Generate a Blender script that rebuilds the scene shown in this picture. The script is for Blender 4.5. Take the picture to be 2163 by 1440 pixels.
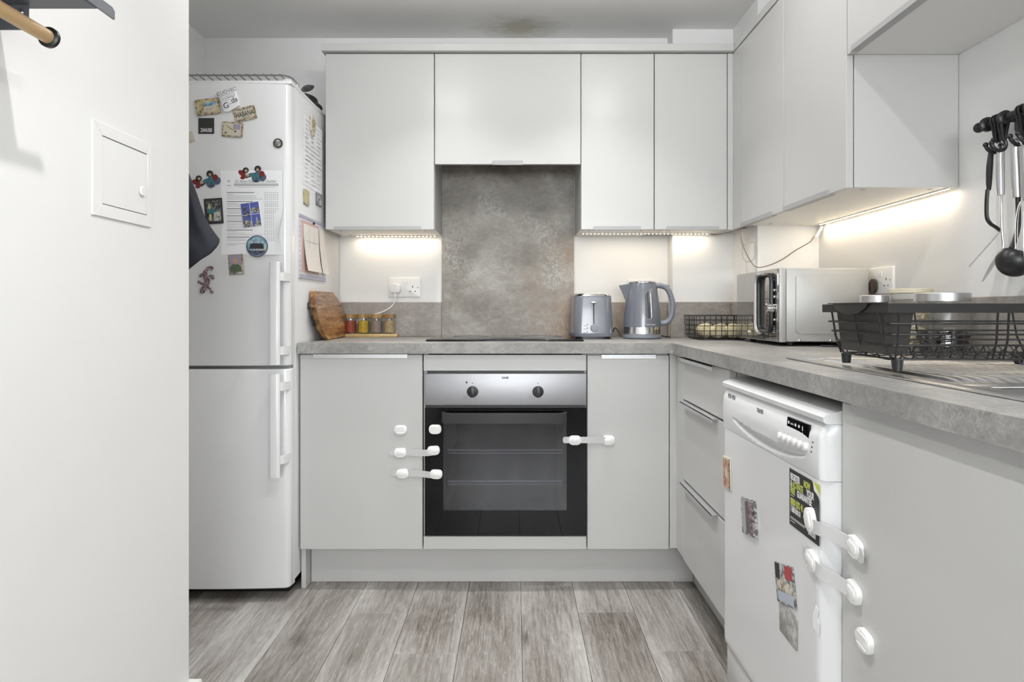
import bpy, bmesh, math, random
from mathutils import Matrix, Vector

# ------------------------------------------------------------------ camera, world, light, exposure
scene = bpy.context.scene
COL = scene.collection
for o in list(bpy.data.objects):
    bpy.data.objects.remove(o)
F, CX, CY, H = 1442.0, 1088.0, 653.0, 1.028        # focal length and vanishing point in pixels, eye height in metres

cam = bpy.data.cameras.new('camera')
cam.sensor_width = 36.0
cam.lens = F / 2163 * 36.0
cam.shift_x = -(CX - 1081.5) / 2163
cam.shift_y = -(720 - CY) / 2163
cam.clip_start = 0.02
camo = bpy.data.objects.new('camera', cam)
COL.objects.link(camo)
camo.location = (0, 0, H)
camo.rotation_euler = (math.pi / 2, 0, 0)
scene.camera = camo

world = bpy.data.worlds.new('daylight')
scene.world = world
world.use_nodes = True
world.node_tree.nodes['Background'].inputs[0].default_value = (0.80, 0.90, 1.0, 1)
world.node_tree.nodes['Background'].inputs[1].default_value = 1.0

FILL_WINDOW_POWER = 110.0  # strength of the fill light outside the added window
# x, y, watts and beam angle of each recessed ceiling spotlight
DOWNLIGHTS = [(-0.14, 0.90, 5.7, 112), (0.42, 1.05, 3.9, 152), (-0.26, 2.36, 2.6, 90), (0.30, 2.36, 2.6, 90)]
FILL_GLOBE_STRENGTH = 100.0                               # opal globes of a bar lamp added to brighten the ceiling
FILL_GLOBES = [(-0.34, 1.90), (0.46, 1.90)]
LED_POWER = 0.92                                      # watts per metre of strip

vs = scene.view_settings
vs.view_transform = 'Standard'
vs.look = 'None'
vs.gamma = 1.0
vs.use_curve_mapping = False
vs.exposure = 0.26

wl = bpy.data.lights.new('window_fill_light', 'AREA')  # fill light added behind the camera, outside the unseen window
wl.shape = 'RECTANGLE'; wl.size = 1.7; wl.size_y = 1.2
wl.energy = FILL_WINDOW_POWER; wl.color = (0.96, 0.985, 1.0)
wlo = bpy.data.objects.new('window_fill_light', wl)
COL.objects.link(wlo)
wlo.location = (0.2, -3.42, 1.48)
wlo.rotation_euler = (math.radians(134), 0, 0)       # shines into the room (+Y), tilted up to brighten the ceiling

# ------------------------------------------------------------------ helpers
RND = random.Random(11)
WM = {}


def V(*a): return Vector(a)


def at(px, py, Y):
    return Vector(((px - CX) * Y / F, Y, H + (CY - py) * Y / F))


def onx(px, py, X):
    Y = X * F / (px - CX)
    return Vector((X, Y, H + (CY - py) * Y / F))


def fr(o, ex, ey):
    ex = Vector(ex).normalized(); ey = Vector(ey).normalized(); ez = ex.cross(ey)
    return Matrix(((ex.x, ey.x, ez.x, o[0]), (ex.y, ey.y, ez.y, o[1]), (ex.z, ey.z, ez.z, o[2]), (0, 0, 0, 1)))


def FY(x, y, z): return fr((x, y, z), (1, 0, 0), (0, 0, 1))          # faces the camera (-Y)
def FXN(x, y, z): return fr((x, y, z), (0, -1, 0), (0, 0, 1))        # faces -X
def FXP(x, y, z): return fr((x, y, z), (0, 1, 0), (0, 0, 1))         # faces +X
def FZ(x, y, z): return Matrix.Translation((x, y, z))
def ROT(a): return Matrix.Rotation(math.radians(a), 4, 'Z')


def rrect(w, h, r, n=4):
    pts = []
    r = min(r, w / 2 - 1e-5, h / 2 - 1e-5)
    for cx, cy, a0 in ((w/2-r, h/2-r, 0), (-w/2+r, h/2-r, 90), (-w/2+r, -h/2+r, 180), (w/2-r, -h/2+r, 270)):
        for i in range(n + 1):
            a = math.radians(a0 + 90 * i / n)
            pts.append((cx + r * math.cos(a), cy + r * math.sin(a)))
    return pts


def circ(r, n=24, ry=None):
    ry = ry or r
    return [(r * math.cos(2 * math.pi * i / n), ry * math.sin(2 * math.pi * i / n)) for i in range(n)]


def spline(pts, n=6):
    pts = [Vector(p) for p in pts]
    out = []
    for i in range(len(pts) - 1):
        p0 = pts[max(i - 1, 0)]; p1 = pts[i]; p2 = pts[i + 1]; p3 = pts[min(i + 2, len(pts) - 1)]
        for k in range(n):
            t = k / n
            out.append(0.5 * ((2 * p1) + (p2 - p0) * t + (2 * p0 - 5 * p1 + 4 * p2 - p3) * t * t
                              + (3 * p1 - p0 - 3 * p2 + p3) * t ** 3))
    out.append(pts[-1])
    return out


class B:
    def __init__(s, M=None):
        s.bm = bmesh.new(); s.M = M or Matrix()

    def add(s, tmp, M=None):
        bmesh.ops.recalc_face_normals(tmp, faces=tmp.faces)
        tmp.transform(s.M @ M if M is not None else s.M)
        me = bpy.data.meshes.new('tmp'); tmp.to_mesh(me); tmp.free()
        s.bm.from_mesh(me); bpy.data.meshes.remove(me)
        return s

    def box(s, x0, x1, y0, y1, z0, z1, bev=0.0, seg=2):
        t = bmesh.new()
        bmesh.ops.create_cube(t, size=1)
        for v in t.verts:
            v.co = Vector((x0 if v.co.x < 0 else x1, y0 if v.co.y < 0 else y1, z0 if v.co.z < 0 else z1))
        if bev > 0:
            bmesh.ops.bevel(t, geom=t.edges[:], offset=bev, segments=seg, affect='EDGES', profile=0.5)
        return s.add(t)

    def prism(s, pts, h0, h1, bev=0.0, seg=2, M=None, top=None):
        t = bmesh.new()
        a = [t.verts.new((p[0], p[1], h0)) for p in pts]
        tp = top or pts
        b = [t.verts.new((p[0], p[1], h1)) for p in tp]
        n = len(pts)
        t.faces.new(a[::-1]); f = t.faces.new(b)
        for i in range(n):
            t.faces.new((a[i], a[(i + 1) % n], b[(i + 1) % n], b[i]))
        if bev > 0:
            bmesh.ops.bevel(t, geom=list(f.edges), offset=bev, segments=seg, affect='EDGES', profile=0.5)
        return s.add(t, M)

    def cyl(s, p0, p1, r0, r1=None, n=20):
        p0 = Vector(p0); p1 = Vector(p1); r1 = r0 if r1 is None else r1
        d = (p1 - p0); L = d.length
        q = d.to_track_quat('Z', 'Y').to_matrix().to_4x4()
        t = bmesh.new()
        bmesh.ops.create_cone(t, cap_ends=True, segments=n, radius1=r0, radius2=r1, depth=L)
        return s.add(t, Matrix.Translation((p0 + p1) / 2) @ q)

    def tube(s, pts, r, n=8, closed=False, flat=None):
        pts = [Vector(p) for p in pts]
        m = len(pts)
        rr = r if isinstance(r, (list, tuple)) else [r] * m
        t = bmesh.new(); rings = []
        prevn = None
        for i, p in enumerate(pts):
            if closed:
                d = pts[(i + 1) % m] - pts[i - 1]
            else:
                d = pts[min(i + 1, m - 1)] - pts[max(i - 1, 0)]
            d.normalize()
            if prevn is None:
                up = Vector((0, 0, 1)) if abs(d.z) < 0.9 else Vector((1, 0, 0))
                nn = (up - d * up.dot(d)).normalized()
            else:
                nn = prevn - d * prevn.dot(d)
                nn = nn.normalized() if nn.length > 1e-6 else prevn
            prevn = nn
            bb = d.cross(nn)
            fa, fb = flat if flat else (1, 1)
            rings.append([t.verts.new(p + nn * math.cos(2*math.pi*k/n) * rr[i] * fa + bb * math.sin(2*math.pi*k/n) * rr[i] * fb) for k in range(n)])
        cnt = m if closed else m - 1
        for i in range(cnt):
            a = rings[i]; b = rings[(i + 1) % m]
            for k in range(n):
                t.faces.new((a[k], a[(k + 1) % n], b[(k + 1) % n], b[k]))
        if not closed:
            t.faces.new(rings[0][::-1]); t.faces.new(rings[-1])
        return s.add(t)

    def lathe(s, prof, n=28, M=None, capb=True, capt=True, sy=1.0):
        t = bmesh.new(); rings = []
        for r, z in prof:
            rings.append([t.verts.new((r*math.cos(2*math.pi*k/n), sy*r*math.sin(2*math.pi*k/n), z)) for k in range(n)])
        for i in range(len(rings) - 1):
            a, b = rings[i], rings[i + 1]
            for k in range(n):
                t.faces.new((a[k], a[(k+1) % n], b[(k+1) % n], b[k]))
        if capb: t.faces.new(rings[0][::-1])
        if capt: t.faces.new(rings[-1])
        return s.add(t, M)

    def ball(s, c, r, n=16, M=None):
        t = bmesh.new()
        bmesh.ops.create_uvsphere(t, u_segments=n, v_segments=max(6, n // 2), radius=1)
        rx, ry, rz = r if isinstance(r, (tuple, list)) else (r, r, r)
        m = Matrix.Translation(c) @ (M or Matrix()) @ Matrix.Diagonal((rx, ry, rz, 1))
        return s.add(t, m)

    def grid(s, fn, nu, nv, thick=None):
        t = bmesh.new()
        vv = [[t.verts.new(fn(i / nu, j / nv)) for j in range(nv + 1)] for i in range(nu + 1)]
        for i in range(nu):
            for j in range(nv):
                t.faces.new((vv[i][j], vv[i+1][j], vv[i+1][j+1], vv[i][j+1]))
        if thick is not None:
            ext = bmesh.ops.extrude_face_region(t, geom=t.faces[:])
            for g in ext['geom']:
                if isinstance(g, bmesh.types.BMVert):
                    g.co += Vector(thick)
        return s.add(t)

    def text(s, body, size, M=None, sx=1.0, bold=0.0, h=0.0004, align='CENTER', shear=0.0):
        c = bpy.data.curves.new('txt', 'FONT')
        c.body = body; c.size = size; c.align_x = align; c.align_y = 'CENTER'
        c.offset = bold; c.extrude = h; c.shear = shear
        o = bpy.data.objects.new('txt', c); COL.objects.link(o)
        dg = bpy.context.evaluated_depsgraph_get()
        me = bpy.data.meshes.new_from_object(o.evaluated_get(dg))
        t = bmesh.new(); t.from_mesh(me)
        bpy.data.objects.remove(o); bpy.data.curves.remove(c); bpy.data.meshes.remove(me)
        t.transform(Matrix.Diagonal((sx, 1, 1, 1)))
        return s.add(t, M)

    def mesh(s, name, inv, smooth=True, ang=35):
        s.bm.transform(inv)
        me = bpy.data.meshes.new(name)
        s.bm.to_mesh(me); s.bm.free()
        if smooth:
            for p in me.polygons: p.use_smooth = True
            me.set_sharp_from_angle(angle=math.radians(ang))
        return me

    def part(s, name, mat, parent, kind=None, label=None, ang=35):
        me = s.mesh(name, WM[parent].inverted(), ang=ang)
        me.materials.append(mat)
        o = bpy.data.objects.new(name, me); COL.objects.link(o)
        o.parent = parent; WM[o] = WM[parent]
        if kind: o['kind'] = kind
        if label: o['label'] = label
        return o

    def single(s, name, mat, label=None, cat=None, group=None, kind=None, origin=None):
        if origin is None:
            xs = [v.co for v in s.bm.verts]
            lo = [min(v[i] for v in xs) for i in range(3)]; hi = [max(v[i] for v in xs) for i in range(3)]
            origin = ((lo[0]+hi[0])/2, (lo[1]+hi[1])/2, lo[2])
        W = Matrix.Translation(origin)
        me = s.mesh(name, W.inverted()); me.materials.append(mat)
        o = bpy.data.objects.new(name, me); COL.objects.link(o)
        o.location = origin; WM[o] = W
        tag(o, label, cat, group, kind)
        return o


def tag(o, label=None, cat=None, group=None, kind=None):
    if label: o['label'] = label
    if cat: o['category'] = cat
    if group: o['group'] = group
    if kind: o['kind'] = kind
    return o


def thing(name, label, cat, M, group=None, kind=None):
    if not isinstance(M, Matrix): M = Matrix.Translation(M)
    o = bpy.data.objects.new(name, None); COL.objects.link(o)
    o.empty_display_size = 0.05
    o.matrix_world = M
    WM[o] = M
    return tag(o, label, cat, group, kind)


def share(src, parent, loc, rot=None):
    """another part with the mesh of src, moved by loc in the parent's space"""
    c = src.copy(); COL.objects.link(c); c.parent = parent; c.location = loc
    if rot: c.rotation_euler = rot
    WM[c] = WM[parent]
    return c


def copy_thing(src, M, label, group=None):
    r = src.copy(); COL.objects.link(r); r.matrix_world = M; WM[r] = M
    r['label'] = label
    if group: r['group'] = group
    for ch in list(src.children):
        c = ch.copy(); COL.objects.link(c); c.parent = r
        for g in list(ch.children):
            d = g.copy(); COL.objects.link(d); d.parent = c
    return r


# ------------------------------------------------------------------ materials
def new_mat(name):
    m = bpy.data.materials.new(name); m.use_nodes = True
    nt = m.node_tree
    return m, nt, nt.nodes['Principled BSDF']


def mat(name, col, rough=0.5, metal=0.0, spec=0.5, coat=0.0, bump=0.0, bscale=200.0, emit=None, estr=0.0, alpha=None, trans=0.0, sss=0.0):
    m, nt, p = new_mat(name)
    p.inputs['Base Color'].default_value = (*col, 1)
    p.inputs['Roughness'].default_value = rough
    p.inputs['Metallic'].default_value = metal
    p.inputs['Specular IOR Level'].default_value = spec
    p.inputs['Coat Weight'].default_value = coat
    p.inputs['Coat Roughness'].default_value = 0.08
    p.inputs['Transmission Weight'].default_value = trans
    if emit:
        p.inputs['Emission Color'].default_value = (*emit, 1); p.inputs['Emission Strength'].default_value = estr
    if alpha is not None: p.inputs['Alpha'].default_value = alpha
    if bump > 0:
        tc = nt.nodes.new('ShaderNodeTexCoord'); n = nt.nodes.new('ShaderNodeTexNoise'); b = nt.nodes.new('ShaderNodeBump')
        n.inputs['Scale'].default_value = bscale; n.inputs['Detail'].default_value = 3
        b.inputs['Strength'].default_value = bump; b.inputs['Distance'].default_value = 0.002
        nt.links.new(tc.outputs['Object'], n.inputs['Vector']); nt.links.new(n.outputs['Fac'], b.inputs['Height'])
        nt.links.new(b.outputs['Normal'], p.inputs['Normal'])
    return m


def ramp(nt, stops):
    r = nt.nodes.new('ShaderNodeValToRGB')
    el = r.color_ramp.elements
    while len(el) < len(stops): el.new(0.5)
    for e, (pos, c) in zip(el, stops):
        e.position = pos; e.color = (*c, 1)
    return r


def noise(nt, vec, scale, detail=4, rough=0.55, dist=0.0):
    n = nt.nodes.new('ShaderNodeTexNoise')
    n.inputs['Scale'].default_value = scale; n.inputs['Detail'].default_value = detail
    n.inputs['Roughness'].default_value = rough; n.inputs['Distortion'].default_value = dist
    nt.links.new(vec, n.inputs['Vector'])
    return n


def mapping(nt, vec, scale=(1, 1, 1), loc=(0, 0, 0), rot=(0, 0, 0)):
    m = nt.nodes.new('ShaderNodeMapping')
    m.inputs['Scale'].default_value = scale; m.inputs['Location'].default_value = loc; m.inputs['Rotation'].default_value = rot
    nt.links.new(vec, m.inputs['Vector'])
    return m


def mixc(nt, fac, a, b, mode='MIX'):
    x = nt.nodes.new('ShaderNodeMix'); x.data_type = 'RGBA'; x.blend_type = mode
    for s, i in ((fac, 0), (a, 6), (b, 7)):
        if hasattr(s, 'links'): nt.links.new(s, x.inputs[i])
        elif i == 0: x.inputs[0].default_value = s
        else: x.inputs[i].default_value = (*s, 1)
    return x.outputs[2]


def mathn(nt, op, a, b=None, clamp=False):
    x = nt.nodes.new('ShaderNodeMath'); x.operation = op; x.use_clamp = clamp
    for i, s in enumerate((a, b)):
        if s is None: continue
        if hasattr(s, 'links'): nt.links.new(s, x.inputs[i])
        else: x.inputs[i].default_value = s
    return x.outputs[0]


def concrete(name, dark, mid, light, rough=0.45, sc=1.0, rust=0.0, bump=0.06, blotch=0.6):
    m, nt, p = new_mat(name)
    pos = nt.nodes.new('ShaderNodeNewGeometry').outputs['Position']
    big = noise(nt, pos, 3.2 * sc, 5, 0.6, 0.4)
    streak = noise(nt, mapping(nt, pos, (24 * sc, 24 * sc, 34 * sc)).outputs[0], 1.0, 6, 0.75, 0.8)
    fine = noise(nt, pos, 150 * sc, 5, 0.75)
    r1 = ramp(nt, [(0.36, dark), (0.5, mid), (0.63, light)])
    s1 = mathn(nt, 'ADD', mathn(nt, 'MULTIPLY', big.outputs['Fac'], blotch), mathn(nt, 'MULTIPLY', streak.outputs['Fac'], 0.55 * (1 - blotch) + 0.15))
    s2 = mathn(nt, 'ADD', s1, mathn(nt, 'MULTIPLY', fine.outputs['Fac'], 1.0 - blotch - (0.55 * (1 - blotch) + 0.15) + 0.0))
    nt.links.new(s2, r1.inputs['Fac'])
    col = r1.outputs['Color']
    # pale lacy bloom
    blo = noise(nt, pos, 4.5 * sc, 3, 0.5); lace = noise(nt, pos, 70 * sc, 6, 0.8, 1.2)
    f1 = ramp(nt, [(0.52, (0, 0, 0)), (0.68, (1, 1, 1))]); nt.links.new(blo.outputs['Fac'], f1.inputs['Fac'])
    f2 = ramp(nt, [(0.47, (0, 0, 0)), (0.56, (1, 1, 1))]); nt.links.new(lace.outputs['Fac'], f2.inputs['Fac'])
    ff = mathn(nt, 'MULTIPLY', mathn(nt, 'MULTIPLY', f1.outputs['Color'], f2.outputs['Color']), 0.75)
    col = mixc(nt, ff, col, tuple(min(1, c * 1.18 + 0.02) for c in light))
    if rust > 0:
        xyz = nt.nodes.new('ShaderNodeSeparateXYZ'); nt.links.new(pos, xyz.inputs[0])
        band = ramp(nt, [(0.50, (0, 0, 0)), (0.62, (1, 1, 1)), (0.78, (0.8, 0.8, 0.8)), (0.86, (0, 0, 0))])
        nt.links.new(mathn(nt, 'MULTIPLY', mathn(nt, 'ADD', xyz.outputs[0], 1.0), 0.5), band.inputs['Fac'])
        hz_ = ramp(nt, [(0.0, (1, 1, 1)), (0.36, (1, 1, 1)), (0.52, (0, 0, 0))]); nt.links.new(mathn(nt, 'SUBTRACT', xyz.outputs[2], 0.9), hz_.inputs['Fac'])
        rn = noise(nt, mapping(nt, pos, (1, 1, 1), (3.7, 0, 1.2)).outputs[0], 3.0, 4, 0.6, 0.3)
        rf = ramp(nt, [(0.40, (0, 0, 0)), (0.62, (1, 1, 1))]); nt.links.new(rn.outputs['Fac'], rf.inputs['Fac'])
        rm = mathn(nt, 'MULTIPLY', mathn(nt, 'MULTIPLY', rf.outputs['Color'], band.outputs['Color']), hz_.outputs['Color'])
        col = mixc(nt, mathn(nt, 'MULTIPLY', rm, rust), col, (0.36, 0.20, 0.09))
    nt.links.new(col, p.inputs['Base Color'])
    p.inputs['Roughness'].default_value = rough
    b = nt.nodes.new('ShaderNodeBump'); b.inputs['Strength'].default_value = bump; b.inputs['Distance'].default_value = 0.002
    nt.links.new(fine.outputs['Fac'], b.inputs['Height']); nt.links.new(b.outputs['Normal'], p.inputs['Normal'])
    return m


def wood(name, dark, mid, light, axis='Y', rough=0.45, sc=1.0, rnd=True):
    m, nt, p = new_mat(name)
    tc = nt.nodes.new('ShaderNodeTexCoord').outputs['Object']
    info = nt.nodes.new('ShaderNodeObjectInfo')
    off = nt.nodes.new('ShaderNodeVectorMath'); off.operation = 'ADD'
    cmb = nt.nodes.new('ShaderNodeCombineXYZ')
    rv = mathn(nt, 'MULTIPLY', info.outputs['Random'], 37.0 if rnd else 0.0)
    nt.links.new(rv, cmb.inputs[0]); nt.links.new(rv, cmb.inputs[1]); nt.links.new(rv, cmb.inputs[2])
    nt.links.new(tc, off.inputs[0]); nt.links.new(cmb.outputs[0], off.inputs[1])
    k = {'X': (0.12, 1, 1), 'Y': (1, 0.12, 1), 'Z': (1, 1, 0.12)}[axis]
    lo = mapping(nt, off.outputs[0], tuple(c * sc for c in k)).outputs[0]
    wob = noise(nt, lo, 7, 3, 0.5)
    grain = noise(nt, lo, 60, 6, 0.7, 1.5)
    fib = noise(nt, mapping(nt, off.outputs[0], tuple(c * sc for c in {'X': (.03, 1, 1), 'Y': (1, .03, 1), 'Z': (1, 1, .03)}[axis])).outputs[0], 420, 4, 0.7)
    ring = nt.nodes.new('ShaderNodeMath'); ring.operation = 'SINE'
    nt.links.new(mathn(nt, 'MULTIPLY', wob.outputs['Fac'], 75.0), ring.inputs[0])
    s = mathn(nt, 'ADD', mathn(nt, 'MULTIPLY', grain.outputs['Fac'], 0.55), mathn(nt, 'MULTIPLY', fib.outputs['Fac'], 0.35))
    s = mathn(nt, 'ADD', s, mathn(nt, 'MULTIPLY', ring.outputs[0], 0.035))
    s = mathn(nt, 'ADD', s, mathn(nt, 'MULTIPLY', mathn(nt, 'SUBTRACT', wob.outputs['Fac'], 0.5), 0.55))
    s = mathn(nt, 'ADD', s, mathn(nt, 'MULTIPLY', mathn(nt, 'SUBTRACT', info.outputs['Random'], 0.5), 0.10 if rnd else 0.0))
    r = ramp(nt, [(0.32, dark), (0.46, mid), (0.60, light)])
    nt.links.new(s, r.inputs['Fac']); nt.links.new(r.outputs['Color'], p.inputs['Base Color'])
    p.inputs['Roughness'].default_value = rough
    b = nt.nodes.new('ShaderNodeBump'); b.inputs['Strength'].default_value = 0.12; b.inputs['Distance'].default_value = 0.001
    nt.links.new(fib.outputs['Fac'], b.inputs['Height']); nt.links.new(b.outputs['Normal'], p.inputs['Normal'])
    return m


def brushed(name, col=(0.62, 0.62, 0.63), rough=0.3, k=(4, 4, 500), strength=0.05):
    m, nt, p = new_mat(name)
    p.inputs['Base Color'].default_value = (*col, 1); p.inputs['Metallic'].default_value = 1; p.inputs['Roughness'].default_value = rough
    tc = nt.nodes.new('ShaderNodeTexCoord').outputs['Object']
    n = noise(nt, mapping(nt, tc, k).outputs[0], 1.0, 3, 0.6)
    b = nt.nodes.new('ShaderNodeBump'); b.inputs['Strength'].default_value = strength; b.inputs['Distance'].default_value = 0.001
    nt.links.new(n.outputs['Fac'], b.inputs['Height']); nt.links.new(b.outputs['Normal'], p.inputs['Normal'])
    return m


def thin_glass(name, tint=(1, 1, 1), refl=0.06, rough=0.02, ior=1.45):
    m = bpy.data.materials.new(name); m.use_nodes = True; nt = m.node_tree; nt.nodes.clear()
    out = nt.nodes.new('ShaderNodeOutputMaterial'); mix = nt.nodes.new('ShaderNodeMixShader')
    tr = nt.nodes.new('ShaderNodeBsdfTransparent'); gl = nt.nodes.new('ShaderNodeBsdfGlossy')
    fz = nt.nodes.new('ShaderNodeLayerWeight'); fz.inputs['Blend'].default_value = 0.5; k0 = ((ior - 1) / (ior + 1)) ** 2
    tr.inputs['Color'].default_value = (*tint, 1); gl.inputs['Roughness'].default_value = rough
    f = mathn(nt, 'ADD', mathn(nt, 'MULTIPLY', mathn(nt, 'POWER', fz.outputs['Facing'], 5.0), 0.8), refl + k0, True)
    nt.links.new(f, mix.inputs[0]); nt.links.new(tr.outputs[0], mix.inputs[1]); nt.links.new(gl.outputs[0], mix.inputs[2])
    nt.links.new(mix.outputs[0], out.inputs[0])
    return m


def speckle(name, cols, scale=60, rough=0.5, contrast=(0.4, 0.6)):
    """little printed picture: patches of a few colours"""
    m, nt, p = new_mat(name)
    tc = nt.nodes.new('ShaderNodeTexCoord').outputs['Object']
    n = noise(nt, tc, scale, 4, 0.6)
    st = [(contrast[0] + (contrast[1] - contrast[0]) * i / max(1, len(cols) - 1), c) for i, c in enumerate(cols)]
    r = ramp(nt, st); nt.links.new(n.outputs['Fac'], r.inputs['Fac'])
    nt.links.new(r.outputs['Color'], p.inputs['Base Color']); p.inputs['Roughness'].default_value = rough
    return m


M_WALL = mat('white_wall_paint', (0.82, 0.82, 0.815), 0.55, bump=0.04, bscale=350)
M_CAB = mat('light_grey_door', (0.56, 0.56, 0.55), 0.30, bump=0.015, bscale=90)
M_CARC = mat('light_grey_carcass', (0.57, 0.565, 0.555), 0.45)
M_CARCW = mat('white_carcass', (0.78, 0.77, 0.75), 0.45)
M_ALU = mat('satin_aluminium', (0.62, 0.62, 0.62), 0.42, metal=0.8)
M_ALUD = mat('grey_anodised', (0.40, 0.40, 0.405), 0.4)
M_WHITE = mat('white_enamel', (0.765, 0.77, 0.78), 0.22, coat=0.2)
M_FRIDGE = mat('fridge_white_enamel', (0.77, 0.775, 0.78), 0.25, coat=0.15)
M_PLAST = mat('white_plastic', (0.84, 0.84, 0.83), 0.35)
M_STRAP = mat('milky_plastic_strap', (0.80, 0.80, 0.80), 0.35, trans=0.35)
M_STEEL = brushed('brushed_steel', (0.60, 0.60, 0.61), 0.30, (500, 4, 4))
M_STEELX = brushed('brushed_steel_panel', (0.42, 0.42, 0.44), 0.46, (3, 3, 700), 0.03)
M_CHROME = mat('chrome', (0.75, 0.75, 0.76), 0.08, metal=1)
M_BLACK = mat('black_plastic', (0.012, 0.012, 0.013), 0.35)
M_BLACKM = mat('matt_black_wire', (0.014, 0.013, 0.013), 0.42)
M_BLACKGL = mat('black_glass', (0.003, 0.003, 0.004), 0.04, spec=0.22)
M_OVENGL = thin_glass('tinted_oven_glass', (0.50, 0.50, 0.54), 0.045, 0.05, 1.28)
M_ENAM = mat('grey_oven_enamel', (0.05, 0.05, 0.055), 0.35)
M_DKGREY = mat('charcoal_plastic', (0.028, 0.025, 0.022), 0.45)
M_SLATE = mat('slate_grey_gloss', (0.165, 0.175, 0.205), 0.22, coat=0.4)
M_SLATEP = mat('slate_grey_plastic', (0.23, 0.245, 0.29), 0.35)
M_GAP = mat('dark_gap', (0.03, 0.028, 0.025), 0.7)
M_GLASS = thin_glass('clear_glass', (0.96, 0.97, 0.97), 0.03)
M_BAMBOO = wood('bamboo', (0.42, 0.28, 0.11), (0.55, 0.39, 0.17), (0.66, 0.49, 0.24), 'X', 0.4)
M_ACACIA = wood('acacia', (0.13, 0.055, 0.022), (0.36, 0.185, 0.075), (0.64, 0.40, 0.19), 'Y', 0.28, 1.3, rnd=False)
M_ROD = wood('pale_beech', (0.60, 0.40, 0.20), (0.70, 0.49, 0.26), (0.78, 0.58, 0.34), 'Y', 0.4)
M_METALGREY = mat('grey_powder_coat', (0.12, 0.125, 0.14), 0.45)
M_NAVY = mat('navy_cloth', (0.018, 0.020, 0.030), 0.8, bump=0.3, bscale=500)
M_LED = mat('led_diode', (1, 0.9, 0.75), 0.4, emit=(1.0, 0.85, 0.62), estr=14.0)
M_TAPE = mat('led_tape', (0.80, 0.76, 0.68), 0.5)
M_LAMP = mat('lamp_lens', (1, 1, 1), 0.4, emit=(1.0, 0.95, 0.88), estr=12.0)
M_PAPER = mat('paper', (0.90, 0.90, 0.92), 0.6)
M_INK = mat('grey_ink', (0.22, 0.22, 0.23), 0.7)
M_INKB = mat('black_ink', (0.03, 0.03, 0.03), 0.6)
M_INKL = mat('pale_ink', (0.50, 0.50, 0.51), 0.7)
M_LIME = mat('lime_ink', (0.55, 0.60, 0.12), 0.5)
M_WHITEINK = mat('white_ink', (0.80, 0.80, 0.80), 0.5)
M_CABLE = mat('brown_clear_cable', (0.20, 0.14, 0.10), 0.35)
M_CABLEG = mat('grey_clear_cable', (0.45, 0.42, 0.39), 0.35)
M_SKIRT = mat('white_gloss_paint', (0.84, 0.84, 0.82), 0.3)
M_TOP = concrete('stone_worktop', (0.18, 0.176, 0.166), (0.27, 0.264, 0.252), (0.38, 0.373, 0.357), 0.42, 1.6, 0.0, 0.05, 0.35)
M_SPLASH = concrete('oxidised_concrete_splashback', (0.125, 0.108, 0.09), (0.25, 0.225, 0.195), (0.40, 0.385, 0.35), 0.4, 1.0, 0.5, 0.08, 0.62)
M_UPST = concrete('concrete_upstand', (0.22, 0.20, 0.175), (0.32, 0.29, 0.265), (0.42, 0.39, 0.365), 0.42, 1.3, 0.35, 0.06, 0.45)


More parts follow.
